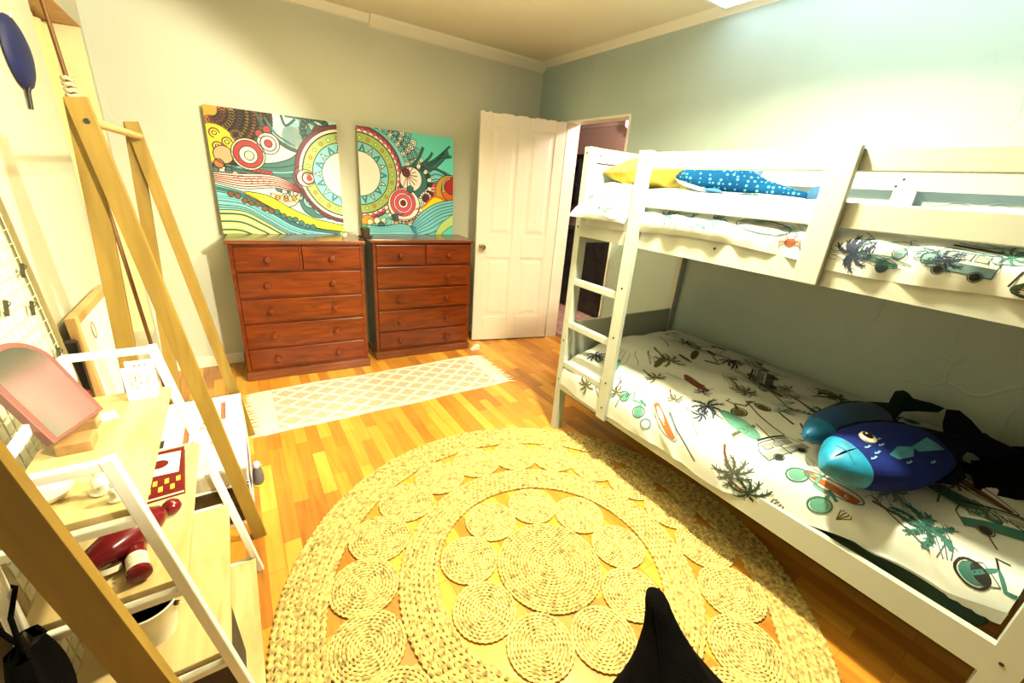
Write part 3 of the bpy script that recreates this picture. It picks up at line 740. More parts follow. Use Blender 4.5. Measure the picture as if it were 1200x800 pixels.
# ladder
bpart('ladder_rail',[((BX0-.024,1.330,.30),(BX0,1.395,1.662))],screws=[((BX0-.024,1.362,z),nx) for z in (.37,.52,.78,1.04)])
for z in (.472,.727,.985): bpart('ladder_rung',[((BX0+.002,1.36,z-.018),(BX0+.034,1.745,z+.018))])
# slats
for z in (.345,1.262):
    for k in range(12):
        y=-.05+k*.155; bpart('slat',[((BX0+.025,y,z-.016),(BX1+.02,y+.07,z))],bevel=0)
m=MB().box((BX0+.080,-.10,.346),(BX1-.015,1.72,.452)); o=build('lower_mattress',m,UNDER,bevel=.03); tag(o,'lower bunk mattress with a dark green under-sheet','mattress')
m=MB().box((BX0+.035,-.10,1.263),(BX1-.005,1.73,1.44)); o=build('upper_mattress',m,MATTR,bevel=.02); tag(o,'upper bunk mattress under the printed white bedding','mattress')

# ---- printed cloth helpers
class Printer:
    def __init__(s,mb,fn,off=.0016): s.mb=mb; s.fn=fn; s.off=off
    def P(s,a,b,k=1.):
        p=s.fn(a,b); e=.004; n=(s.fn(a+e,b)-p).cross(s.fn(a,b+e)-p)
        n.normalize(); 
        if n.dot(s.up(p))<0: n=-n
        return p+n*s.off*k
    def up(s,p): return Vector((-.6,-.1,1))
    def ribbon(s,pts,w,c,T,k=1.,taper=0,sub=.014):
        q=[np.array(p,float) for p in pts]; out=[q[0]]
        for a,b in zip(q[:-1],q[1:]):
            n=max(1,int(np.hypot(*(b-a))*T[3]/sub)); out+= [a+(b-a)*(i+1)/n for i in range(n)]
        q=out; N=len(q); L=[];R=[]
        for i in range(N):
            t=q[min(i+1,N-1)]-q[max(i-1,0)]; l=np.hypot(*t) or 1; nn=np.array((-t[1],t[0]))/l
            ww=w/2*((1-taper)+taper*math.sin(PI*(.05+.9*i/max(1,N-1))))
            L.append(q[i]+nn*ww); R.append(q[i]-nn*ww)
        vs=[s.P(*s.tr(p,T),k) for pr in zip(L,R) for p in pr]
        s.mb.add(vs,[(2*i,2*i+1,2*i+3,2*i+2) for i in range(N-1)],PI_[c])
    def tr(s,p,T):
        x,y,a,sc=T; c_,s_=math.cos(a),math.sin(a); return (x+sc*(p[0]*c_-p[1]*s_), y+sc*(p[0]*s_+p[1]*c_))
    def ell(s,cx,cy,rx,ry,c,T,k=1.,n=16,nr=3,rot=0):
        vs=[s.P(*s.tr((cx,cy),T),k)]; cr,sr=math.cos(rot),math.sin(rot)
        for j in range(1,nr+1):
            for i in range(n):
                a=2*PI*i/n; x=rx*j/nr*math.cos(a); y=ry*j/nr*math.sin(a)
                vs.append(s.P(*s.tr((cx+x*cr-y*sr,cy+x*sr+y*cr),T),k))
        fs=[(0,1+i,1+(i+1)%n) for i in range(n)]
        for j in range(nr-1):
            for i in range(n):
                i2=(i+1)%n; fs.append((1+j*n+i,1+(j+1)*n+i,1+(j+1)*n+i2,1+j*n+i2))
        s.mb.add(vs,fs,PI_[c])
    def ring(s,cx,cy,rx,ry,w,c,T,k=1.5,n=20,rot=0):
        cr,sr=math.cos(rot),math.sin(rot)
        s.ribbon([(cx+rx*math.cos(2*PI*i/n)*cr-ry*math.sin(2*PI*i/n)*sr,cy+rx*math.cos(2*PI*i/n)*sr+ry*math.sin(2*PI*i/n)*cr) for i in range(n+1)],w,c,T,k)
    def palm(s,x,y,a,sc,leaf='dkgreen',trunk='brown',seed=0,tl=1.1,n=8,lk=1.):
        sc*=.80; T=(x,y,a,sc); r=random.Random(seed)
        if tl: s.ribbon([(0,0),(-.35*tl,.07),(-.7*tl,.06),(-tl,0)],.075,trunk,T,.8)
        for i in range(n):
            an=-2.5+5.0*i/(n-1)+r.uniform(-.15,.15); L=.55*r.uniform(.8,1.15)
            pts=[(0,0)]+[(L*t*math.cos(an-.35*t*(1 if an>0 else -1)*0+ .5*t*t*(1 if an>0 else -1)),L*t*math.sin(an+.5*t*t*(1 if an>0 else -1))) for t in (.25,.5,.75,1)]
            s.ribbon(pts,.085*lk,leaf,T,1.2,taper=.8)
            for t in (1,2,3,4):
                p=np.array(pts[t]); q=np.array(pts[t-1]); d_=p-q; nn=np.array((-d_[1],d_[0]))
                s.ribbon([tuple(q),tuple(q+nn*.6+d_*.7)],.022,leaf,T,1.3); s.ribbon([tuple(q),tuple(q-nn*.6+d_*.7)],.022,leaf,T,1.3)
    def board(s,x,y,a,sc,c='aqua',o='dkgreen',half=False):
        T=(x,y,a,sc); s.ring(0,0,.5,.14,.022,o,T)
        if half: s.ribbon([(-.48,0),(0,.015),(.44,.03)],.14,c,T,1.,taper=.2)
        else:
            s.ell(0,0,.49,.13,c,T,1.,20,3); s.ribbon([(-.48,0),(.48,0)],.012,o,T,1.7)
            for k in range(7): s.ribbon([(-.36+.11*k,-.08),(-.28+.11*k,.08)],.010,o,T,1.7)
    def scooter(s,x,y,a,sc,c='aqua',o='teal'):
        T=(x,y,a,sc)
        for q in (-.33,.33): s.ell(q,0,.13,.13,c,T,.8); s.ring(q,0,.16,.16,.03,o,T)
        s.ribbon([(-.33,0),(-.2,.22),(.05,.12),(.2,.3),(.33,0)],.05,c,T,1.4); s.ribbon([(.2,.3),(.28,.46),(.16,.5)],.025,o,T,1.5); s.ribbon([(-.35,.24),(-.1,.26)],.05,o,T,1.5)
    def van(s,x,y,a,sc,c='teal',o='grey'):
        T=(x,y,a,sc)
        out=[(-.5,-.2),(-.5,.05),(-.42,.28),(.38,.30),(.5,.1),(.5,-.2),(-.5,-.2)]
        s.ribbon([(-.49,-.10),(.49,-.10)],.18,c,T,.9)
        s.ribbon(out,.022,o,T,1.4)
        for q in (-.32,-.08,.16): s.ribbon([(q,.14),(q+.19,.14)],.14,'ltgrey',T,1.1); s.ribbon([(q,.06),(q+.19,.06),(q+.19,.22),(q,.22),(q,.06)],.014,o,T,1.6)
        for q in (-.28,.28): s.ell(q,-.22,.08,.08,'black',T,1.7); s.ring(q,-.22,.1,.1,.02,o,T,1.9)
        s.ribbon([(-.4,.36),(.34,.38)],.05,'black',T,1.3)
    def crab(s,x,y,a,sc,c='rust'):
        T=(x,y,a,sc); s.ell(0,0,.22,.16,c,T)
        for sg in (-1,1):
            for k in range(4): s.ribbon([(sg*.15,-.05+.05*k),(sg*.36,-.12+.09*k),(sg*.42,-.22+.1*k)],.03,c,T,1.2)
            s.ribbon([(sg*.1,.12),(sg*.22,.3),(sg*.1,.4)],.05,c,T,1.2)
    def line(s,x,y,a,sc,c='black',w=.04): s.ribbon([(-.5,0),(-.1,.03),(.5,-.02)],w,c,(x,y,a,sc))
    def sketch(s,x,y,a,sc,c='ltgrey',seed=0):
        r=random.Random(seed); T=(x,y,a,sc)
        for k in range(4):
            y0=r.uniform(-.25,.25); s.ribbon([(-.5+r.uniform(0,.2),y0),(-.1,y0+r.uniform(-.1,.1)),(.2,y0+r.uniform(-.1,.1)),(.5,y0+r.uniform(-.1,.1))],.02,c,T)
    def shell(s,x,y,a,sc,c='brown'):
        T=(x,y,a,sc)
        for k in range(4): s.ribbon([(0,-.3),(-.24+.16*k,.2),(-.15+.1*k,.3)],.05,c,T)

class Tab:
    """surface sampled once on a regular net; the printed motifs follow the same net as the cloth"""
    def __init__(s,fn,u0,u1,v0,v1,nu,nv):
        s.a=(u0,u1,v0,v1,nu,nv); s.g=np.array([[tuple(fn(u0+(u1-u0)*i/nu,v0+(v1-v0)*j/nv)) for j in range(nv+1)] for i in range(nu+1)])
    def __call__(s,u,v):
        u0,u1,v0,v1,nu,nv=s.a; x=min(nu-1e-6,max(0,(u-u0)/(u1-u0)*nu)); y=min(nv-1e-6,max(0,(v-v0)/(v1-v0)*nv))
        i=int(x);j=int(y);x-=i;y-=j; g=s.g
        return Vector(g[i,j]*(1-x)*(1-y)+g[i+1,j]*x*(1-y)+g[i,j+1]*(1-x)*y+g[i+1,j+1]*x*y)
    def mesh(s,m):
        nu,nv=s.a[4:]; m.add([tuple(p) for r in s.g for p in r],[(i*(nv+1)+j,(i+1)*(nv+1)+j,(i+1)*(nv+1)+j+1,i*(nv+1)+j+1) for i in range(nu) for j in range(nv)],0)
def polyprof(pts,n=120):
    """smooth arclength profile through pts -> function s->(x,z)"""
    P=np.array(pts,float); out=[]
    for i in range(len(P)-1):
        p0=P[max(i-1,0)];p1=P[i];p2=P[i+1];p3=P[min(i+2,len(P)-1)]
        for k in range(12):
            t=k/12; out.append(.5*((2*p1)+(-p0+p2)*t+(2*p0-5*p1+4*p2-p3)*t*t+(-p0+3*p1-3*p2+p3)*t**3))
    out.append(P[-1]); out=np.array(out); d=np.r_[0,np.cumsum(np.hypot(*(out[1:]-out[:-1]).T))]
    return out,d

# lower duvet: s measured from the wall side, y along the bed
def lo_fn(s,y):
    # blend of two profiles along the bed length
    t=min(1,max(0,(y-.05)/.75)); t=t*t*(3-2*t)
    wob=.006*math.sin(9*y)+.004*math.sin(23*y+1)
    hem=.337+.105*(1-t)+.012*math.sin(7*y+1)*t+ (.06*max(0,-y)/.15 if y<0 else 0)
    front=1.582*t+1.640*(1-t)
    pts=((2.545,.60),(2.3,.612),(2.0,.600),(1.80,.575),(1.69,.545),(1.625*t+1.66*(1-t),.495),(front+.004,.43),(front-.004,hem))
    key=round(y,4)
    c=lo_cache.get(key)
    if c is None:
        c=polyprof(pts); lo_cache[key]=c
    out,d=c; S=s*d[-1]/1.14
    x=np.interp(S,d,out[:,0]); z=np.interp(S,d,out[:,1])
    w=min(1,s/.1)*1.
    top=1-min(1,max(0,(s-.75)/.25))
    dz=.010*math.sin(5*y+6*x)+.007*math.sin(14*y-9*x+1)+.005*math.sin(27*x+8*y)
    endr=min(1,max(0,(1.735-y)/.10)); z-= (1-math.sqrt(max(0,1-(1-endr)**2)))*.06*top
    fold=.012*(math.sin(16*y+5*s)*.6+math.sin(31*y)*.4)*(1-top)
    # diagonal drape folds on the front
    for yc,am in ((1.18,.036),(1.02,.020),(.80,.040),(.62,.022),(.30,.026),(.05,.03)):
        dd=(y-yc+ (s-1.0)*.9)/.03; fold-=am*math.exp(-dd*dd)*(1-top)
    z+=dz*top*w
    return Vector((x+max(fold,-.012)*.6-.001,y,z))
lo_cache={}
SMAX=1.14
m=MB()
lo_tab=Tab(lo_fn,0,SMAX,-.115,1.735,100,200); lo_tab.mesh(m)
pr=Printer(m,lo_tab)
# designs (s from wall, y along bed)
def sx(x): return 2.545-x
pr.palm(sx(1.70),1.60,1.9,.15,'navy','navy',1,.5)
pr.palm(sx(2.33),1.42,1.2,.17,'dkgreen','dkgreen',2,.6)
pr.palm(sx(1.98),1.30,-1.1,.20,'olive','olive',3,1.2)
pr.palm(sx(2.28),1.10,2.6,.17,'black','black',4,.6)
pr.palm(sx(1.76),1.22,-1.2,.13,'olive','grey',5,1.1)
pr.palm(sx(1.74),.90,2.3,.17,'navy','steel',6,.7)
pr.palm(sx(2.02),.88,-1.0,.15,'olive','grey',7,1.2)
pr.palm(sx(2.42),.62,-2.6,.20,'dkgreen','dkgreen',8,.8)
pr.palm(sx(2.10),.56,-1.0,.21,'dkgreen','olive',9,1.4)
pr.palm(sx(1.86),.50,-.9,.15,'grey','brown',10,.9)
pr.palm(1.04,.64,-.7,.17,'grey','brown',11,.9)
pr.palm(1.10,.56,-1.2,.17,'dkgreen','brown',12,.8)
pr.palm(.835,.225,-1.7,.16,'ltblue','steel',13,0,10)
pr.palm(.925,.105,-1.75,.20,'teal','brown',14,.85,8,1.4)
pr.palm(.94,.10,-1.5,.14,'dkgreen','dkgreen',15,0,6,1.4)
pr.palm(1.03,1.52,-.9,.13,'olive','brown',15,.9)
pr.palm(sx(2.35),-.02,-1.,.2,'navy','brown',16,.9)
pr.board(sx(1.72),1.46,-.5,.16,'aqua','teal')
pr.board(sx(1.90),1.07,-1.15,.20,'rust','brown')
pr.board(sx(1.72),.735,-1.25,.22,'aqua','aqua')
pr.board(1.00,1.00,-1.0,.22,'orange','ltblue',True)
pr.board(.955,.345,-1.25,.20,'orange','grey',True)
pr.board(sx(1.87),.085,-1.2,.24,'teal','dkgreen')
pr.board(sx(1.98),.055,-1.2,.22,'brown','black',True)
pr.board(sx(2.32),1.25,-.9,.12,'brown','olive'); pr.board(sx(2.20),1.28,-.4,.13,'brown','olive'); pr.board(sx(2.28),.52,-.6,.12,'brown','olive'); pr.board(sx(2.2),.86,-1.2,.26,'olive','olive',True)
pr.scooter(1.00,1.20,1.9,.19); pr.scooter(sx(1.86),.76,.3,.20,'olive','black'); pr.scooter(1.00,.40,2.3,.21); pr.scooter(1.01,-.10,1.7,.23,'teal','black'); pr.scooter(sx(2.42),.36,.4,.16,'teal','black')
pr.van(sx(1.70),.55,.4,.17,'ltgrey','steel'); pr.van(sx(2.27),.90,-.4,.19,'grey','dkgreen'); pr.van(sx(2.42),1.02,-.8,.15,'ltgrey','olive'); pr.van(sx(1.83),-.03,1.0,.21,'teal','olive')
for i,(a,b,c,d,e) in enumerate(((.30,1.18,-.9,.08,'black'),(.62,.64,-1.,.10,'black'),(.45,.40,.5,.11,'black'),(.52,.43,.5,.09,'black'),(.86,.33,-1.2,.13,'black'),(.82,.60,-1.1,.2,'olive'),(.70,.70,-1.1,.25,'brown'),(.42,.76,-.9,.25,'olive'),(.9,1.35,-.7,.06,'black'),(.2,1.35,.2,.16,'olive'),(.35,1.5,-.9,.2,'olive'),(1.02,.90,-1.0,.25,'grey'),(.97,.16,-1.1,.2,'grey'),(.60,-.02,-1.2,.2,'black'),(.68,-.05,-1.2,.22,'black'),(.8,.22,-1.,.04,'black'))): pr.line(a,b,c,d,e,.09 if d<.12 else .03)
for i in range(26):
    r=random.Random(i+50); pr.sketch(r.uniform(.1,.95),r.uniform(-.05,1.6),r.uniform(-1.6,0),r.uniform(.10,.2),r.choice(['ltgrey','olive','grey','ltblue']),i)
pr.shell(1.12,.47,2.2,.10); pr.shell(1.06,.28,2.0,.08,'olive'); pr.shell(.32,.72,1.,.07,'olive'); pr.shell(.45,.98,.3,.09,'brown'); pr.shell(1.0,1.06,.5,.07,'ltgrey')
pr.ring(0,0,.5,.5,.16,'ltblue',(1.06,1.08,0,.05)); pr.ell(0,0,.5,.4,'navy',(.97,1.25,.8,.025))
pr.ell(0,0,.3,.4,'black',(.985,-.04,.7,.07)); pr.ribbon([(-.5,-.5),(.5,-.4),(.5,.5),(-.4,.5),(-.5,-.5)],.06,'grey',(.985,-.04,.7,.06))
for i in range(46):
    r=random.Random(i+400); q=(r.uniform(.06,1.05),r.uniform(-.06,1.66),r.uniform(-2,.4)); c_=r.choice(['olive','grey','brown','navy','teal','steel'])
    k=i%4
    if k==0: pr.board(*q,r.uniform(.09,.13),c_,'olive',r.random()<.5)
    elif k==1: pr.palm(*q,r.uniform(.08,.12),c_,'brown',i,r.choice([.5,1.0]),7)
    elif k==2: pr.shell(*q,.07,c_)
    else: pr.line(*q,.09,c_,.06)
pr.crab(sx(2.45),1.30,.4,.10,'brown'); pr.crab(sx(1.66),1.02,.4,.06,'ltgrey')
o=build('lower_bed_cover',m,[SHEET]+PM,org=(2.1,.8,.58),smooth=True,fix=False)
tag(o,'white beach-print cover of palms, vans and surfboards spread on the lower bunk','bed cover')

# upper cover
def up_fn(s,y):
    gap=math.sin(min(1,max(0,(s-.955)/.13))*PI)
    t1=1. if y>.64 or y<.56 else .3
    hem=1.318+.012*math.sin(5.5*y+2.2)-.012*(1 if y<.56 else 0)
    ybul=.5+.5*math.sin(6*y+1)
    bul=(.010+.016*ybul)
    pts=((2.552,1.50),(2.3,1.512),(1.9,1.507),(1.72,1.50),(1.645,1.475),(1.628,1.43),(1.600-bul,1.385),(1.596-bul,1.35),(1.588-bul*.3,hem))
    c=up_cache.get(round(y,4))
    if c is None: c=polyprof(pts); up_cache[round(y,4)]=c
    out,d=c; S=s*d[-1]/1.12
    x=np.interp(S,d,out[:,0]); z=np.interp(S,d,out[:,1])
    top=1-min(1,max(0,(s-.75)/.2))
    z+=(.008*math.sin(7*y+9*x)+.006*math.sin(17*y-5*x))*top
    return Vector((x+(.004*math.sin(37*y)+.003*math.sin(61*y+3))*(1-top),y,z))
up_cache={}
m=MB(); up_tab=Tab(up_fn,0,1.12,-.115,1.705,80,170); up_tab.mesh(m)
pu=Printer(m,up_tab)
pu.palm(1.055,.50,.8,.13,'navy','steel',1,.6,9,1.2); pu.palm(1.03,1.20,1.2,.11,'steel','steel',2,.4); pu.palm(1.03,.98,1.8,.10,'steel','steel',4,.5)
pu.crab(1.07,.685,1.4,.09); pu.board(1.03,.80,1.6,.2,'ltgrey','steel',True); pu.van(1.045,.26,1.7,.13,'ltblue','steel'); pu.scooter(1.04,.36,1.6,.10,'ltblue','steel'); pu.board(1.09,.06,1.5,.20,'olive','dkgreen')
pu.scooter(1.05,1.08,2.,.09,'ltblue','steel'); pu.ell(0,0,.3,.4,'steel',(1.08,.42,1.6,.05)); pu.line(1.05,.15,.4,.09,'black',.05); pu.board(.9,.05,1.3,.18,'rust','brown'); pu.board(.97,.7,1.6,.15,'ltgrey','grey',True)
for i in range(18):
    r=random.Random(i+90); pu.sketch(r.uniform(.9,1.06),r.uniform(-.05,1.3),r.uniform(1.2,1.8),r.uniform(.08,.16),r.choice(['ltgrey','ltblue','steel']),i)
for i in range(10):
    r=random.Random(i+190); pu.palm(r.uniform(.2,.85),r.uniform(0,1.5),r.uniform(0,6),.16,r.choice(['steel','teal','navy']),'brown',i)
for i in range(16):
    r=random.Random(i+700); q=(r.uniform(1.0,1.08),r.uniform(-.08,1.3),r.uniform(.6,2.2)); c_=r.choice(['steel','navy','teal','ltblue'])
    (pu.palm(*q,.08,c_,c_,i,.6,7) if i%3==0 else pu.board(*q,.10,c_,'steel',True) if i%3==1 else pu.shell(*q,.07,c_))
o=build('upper_bed_cover',m,[SHEET]+PM,org=(2.1,.8,1.5),smooth=True,fix=False)
tag(o,'white beach-print cover spread on the upper bunk, showing below the guard rail','bed cover')

# puffed cushions
def puff_fn(A,B,C,D,th,sag=0,pinch=.06,side=1,wr=.004,seed=0):
    A,B,C,D=[Vector(p) for p in (A,B,C,D)]; N=((B-A).cross(D-A)).normalized()
    ctr=(A+B+C+D)/4
    def f(u,v,sd=side):
        u=min(1,max(0,u)); v=min(1,max(0,v))
        p=A.lerp(B,u).lerp(D.lerp(C,u),v)
        eu=1-abs(2*u-1)**2.6; ev=1-abs(2*v-1)**2.6
        k=(max(0,eu*ev))**.55
        inw=pinch*(1-(2*abs(u-.5))**2*(2*abs(v-.5))**2)* (1 if (u in (0,1) or v in (0,1)) else 1)
        # pull edge mid points in slightly
        e=max(abs(2*u-1),abs(2*v-1))
        p=p+(ctr-p)*inw*e*(1-min(abs(2*u-1),abs(2*v-1))**2)
        w=wr*math.sin(17*u+5*v+seed)*math.sin(13*v-4*u+seed)
        return p+N*sd*(th*k*.5+w*k)
    return f
def pillow(name,corners,th,mats,label,cat,prints=None,n=26,seed=0,parent=None,**kw):
    f=puff_fn(*corners,th,seed=seed,**kw); m=MB()
    m.grid(lambda u,v:f(u,v,1),n,n); m.grid(lambda u,v:f(u,v,-1),n,n)
    if prints: prints(m,f)
    o=build(name,m,mats,smooth=True,weld=.0002,fix=True if not prints else False)
    if not prints: pass
    tag(o,label,cat); return o
# printed pillow spilling out by the ladder
def pp(m,f):
    for sd in (1,-1):
        P_=Printer(m,lambda a,b:f(a,b,sd),.0018); 
        nrm=(f(.51,.5,sd)-f(.5,.5,sd)).cross(f(.5,.51,sd)-f(.5,.5,sd)); 
        cc=(f(.5,.5,sd)-f(.5,.5,-sd)).normalized(); P_.up=lambda p,cc=cc:cc
        P_.palm(.22,.60,.4,.28,'steel','teal',3,.5); P_.board(.60,.28,.2,.42,'ltgrey','steel',True); P_.board(.62,.52,0,.36,'ltblue','steel'); P_.scooter(.62,.76,.1,.30,'ltblue','steel'); P_.line(.42,.5,1.5,.7,'ltgrey',.03); P_.line(.36,.5,1.6,.75,'ltgrey',.03); P_.sketch(.2,.3,1.,.3,'ltblue',3); P_.sketch(.75,.9,.2,.3,'steel',4)
pillow('printed_pillow',((1.70,1.70,1.525),(1.655,1.405,1.515),(1.565,1.415,1.345),(1.505,1.765,1.345)),.085,[SHEET]+PM,'white pillow with blue surf print bulging out over the ladder end of the upper bunk','pillow',pp,pinch=.03,wr=.006)
pillow('white_pillow',((2.30,.05,1.53),(2.30,-.11,1.53),(1.80,-.11,1.55),(1.80,.10,1.55)),.14,[mat('pillow_paleblue',(.62,.78,.82),.8,noise=.1)],'pale blue-white pillow at the near end of the upper bunk','pillow',seed=2)
def yp(m,f): pass
YEL=mat('yellow_floral',(.30,.20,.002),.8,nscale=22,col2=(.48,.38,.06),bump=.3,bscale=14)
pillow('yellow_pillow',((1.70,1.75,1.575),(2.30,1.69,1.575),(2.26,1.40,1.60),(1.71,1.44,1.59)),.17,[YEL],'mustard yellow patterned pillow at the door end of the upper bunk','pillow',seed=4,wr=.012)

# ---- whale shark plush on upper bunk
def spotted(name,c1,c2,sc,th):
    m=mat(name,c1,.95,spec=.1); nt=m.node_tree; b=nt.nodes['Principled BSDF']; tc=nt.nodes.new('ShaderNodeTexCoord')
    v=nt.nodes.new('ShaderNodeTexVoronoi'); v.inputs['Scale'].default_value=sc; v.inputs['Randomness'].default_value=.35; nt.links.new(tc.outputs['Object'],v.inputs['Vector'])
    r=nt.nodes.new('ShaderNodeValToRGB'); r.color_ramp.elements[0].position=th; r.color_ramp.elements[1].position=th+.05
    r.color_ramp.elements[0].color=(*c2,1); r.color_ramp.elements[1].color=(*c1,1); nt.links.new(v.outputs['Distance'],r.inputs[0])
    n=nt.nodes.new('ShaderNodeTexNoise'); n.inputs['Scale'].default_value=7; nt.links.new(tc.outputs['Object'],n.inputs['Vector'])
    mx=nt.nodes.new('ShaderNodeMix'); mx.data_type='RGBA'; mx.blend_type='MULTIPLY'; mx.inputs[0].default_value=.8
    r2=nt.nodes.new('ShaderNodeValToRGB'); r2.color_ramp.elements[0].color=(.35,.5,.7,1); r2.color_ramp.elements[1].color=(1,1,1,1); r2.color_ramp.elements[0].position=.35; r2.color_ramp.elements[1].position=.65
    nt.links.new(n.outputs['Fac'],r2.inputs[0]); nt.links.new(r.outputs[0],mx.inputs[6]); nt.links.new(r2.outputs[0],mx.inputs[7]); nt.links.new(mx.outputs[2],b.inputs['Base Color'])
    return m
SHK=spotted('shark_blue',(.001,.040,.12),(.07,.26,.36),52,.28)
SHD=mat('shark_fin_navy',(.008,.07,.20),.6,noise=.3,nscale=30)
SHW=mat('shark_belly',(.60,.75,.82),.7)
def loft(m,pts,rad,n=20,mi=0,up=Vector((0,0,1)),flat=0,mi_fn=None):
    """pts centres, rad (side, vert) elliptical sections"""
    N=len(pts); pts=[Vector(p) for p in pts]; vs=[];fs=[];o=len(m.v)
    for i,p in enumerate(pts):
        t=(pts[min(i+1,N-1)]-pts[max(i-1,0)]).normalized(); a=t.cross(up).normalized(); b=a.cross(t)
        for k in range(n):
            an=2*PI*k/n; z=math.sin(an)
            vs.append(p+a*rad[i][0]*math.cos(an)+b*rad[i][1]*z*(1 if z>0 else (1-flat)))
    m.v+=vs
    for i in range(N-1):
        for k in range(n):
            k2=(k+1)%n; m.f.append((o+i*n+k,o+(i+1)*n+k,o+(i+1)*n+k2,o+i*n+k2)); m.m.append(mi_fn(i/(N-1),k/n) if mi_fn else mi)
    m.f.append(tuple(o+k for k in range(n))); m.m.append(mi_fn(0,.0) if mi_fn else mi); m.f.append(tuple(o+(N-1)*n+k for k in reversed(range(n)))); m.m.append(mi_fn(1,0) if mi_fn else mi)
sk0=Vector((1.86,1.40,1.572)); sk1=Vector((2.02,.86,1.54))
shark=thing('whale_shark_plush',(1.94,1.1,1.51),'blue spotted whale shark soft toy lying on the upper bunk','soft toy')
def spt(t): p=sk0.lerp(sk1,t); return p+Vector((.06*math.sin(t*PI),0,-.02*t))
prof=[(0,.010,.012),(.03,.05,.035),(.08,.078,.05),(.2,.092,.082),(.35,.09,.094),(.5,.075,.078),(.65,.055,.045),(.8,.034,.03),(.92,.020,.02),(1.0,.012,.018)]
m=MB(); loft(m,[spt(t) for t,_,_ in prof],[(a,b) for _,a,b in prof],24,flat=.3,mi_fn=lambda t,k:1 if .62<k<.88 else 0)
build('body',m,[SHK,SHW],parent=shark,smooth=True)
def fin(name,parent,mt,pts,th,N,org=None):
    m=MB(); P=[Vector(p) for p in pts]; N=Vector(N).normalized(); c=sum(P,Vector())/len(P); n=len(P)
    vs=[p for p in P]+[c+N*th,c-N*th]+[ (p*.55+c*.45)+N*th*.8 for p in P]+[ (p*.55+c*.45)-N*th*.8 for p in P]
    fs=[]
    for i in range(n):
        j=(i+1)%n
        fs+= [(i,j,n+2+j,n+2+i),(n+2+i,n+2+j,n),(j,i,2*n+2+i,2*n+2+j),(2*n+2+j,2*n+2+i,n+1)]
    m.add(vs,fs); return build(name,m,mt,parent=parent,smooth=True)
b=spt(.50)
fin('dorsal_fin',shark,SHD,[b+Vector((.0,.05,.045)),b+Vector((.02,.01,.08)),b+Vector((.03,-.09,.125)),b+Vector((.02,-.07,.09)),b+Vector((.0,-.06,.035))],.010,(1,.2,0))
b=spt(.32)
fin('pectoral_fin',shark,SHD,[b+Vector((-.06,.05,-.03)),b+Vector((-.13,-.02,-.035)),b+Vector((-.15,-.12,-.04)),b+Vector((-.08,-.06,-.035)),b+Vector((-.05,-.04,-.03))],.010,(0,0,1))
fin('pectoral_fin',shark,SHD,[b+Vector((.06,.05,-.03)),b+Vector((.13,-.02,-.04)),b+Vector((.16,-.12,-.045)),b+Vector((.08,-.06,-.035))],.010,(0,0,1))
b=spt(1.)
fin('tail_fin',shark,SHD,[b+Vector((0,.03,.0)),b+Vector((-.01,-.02,.04)),b+Vector((-.03,-.09,.055)),b+Vector((-.0,-.05,.01)),b+Vector((.02,-.10,-.02)),b+Vector((.0,0,-.02))],.009,(1,.2,0))
m=MB().lathe([(.007,0),(.006,.004),(0,.005)],(0,0,0),12,0,Matrix.Translation(spt(.1)+Vector((-.078,.0,.02)))@Matrix.Rotation(-PI/2,4,'Y')); build('eye',m,BLACKP,parent=shark)

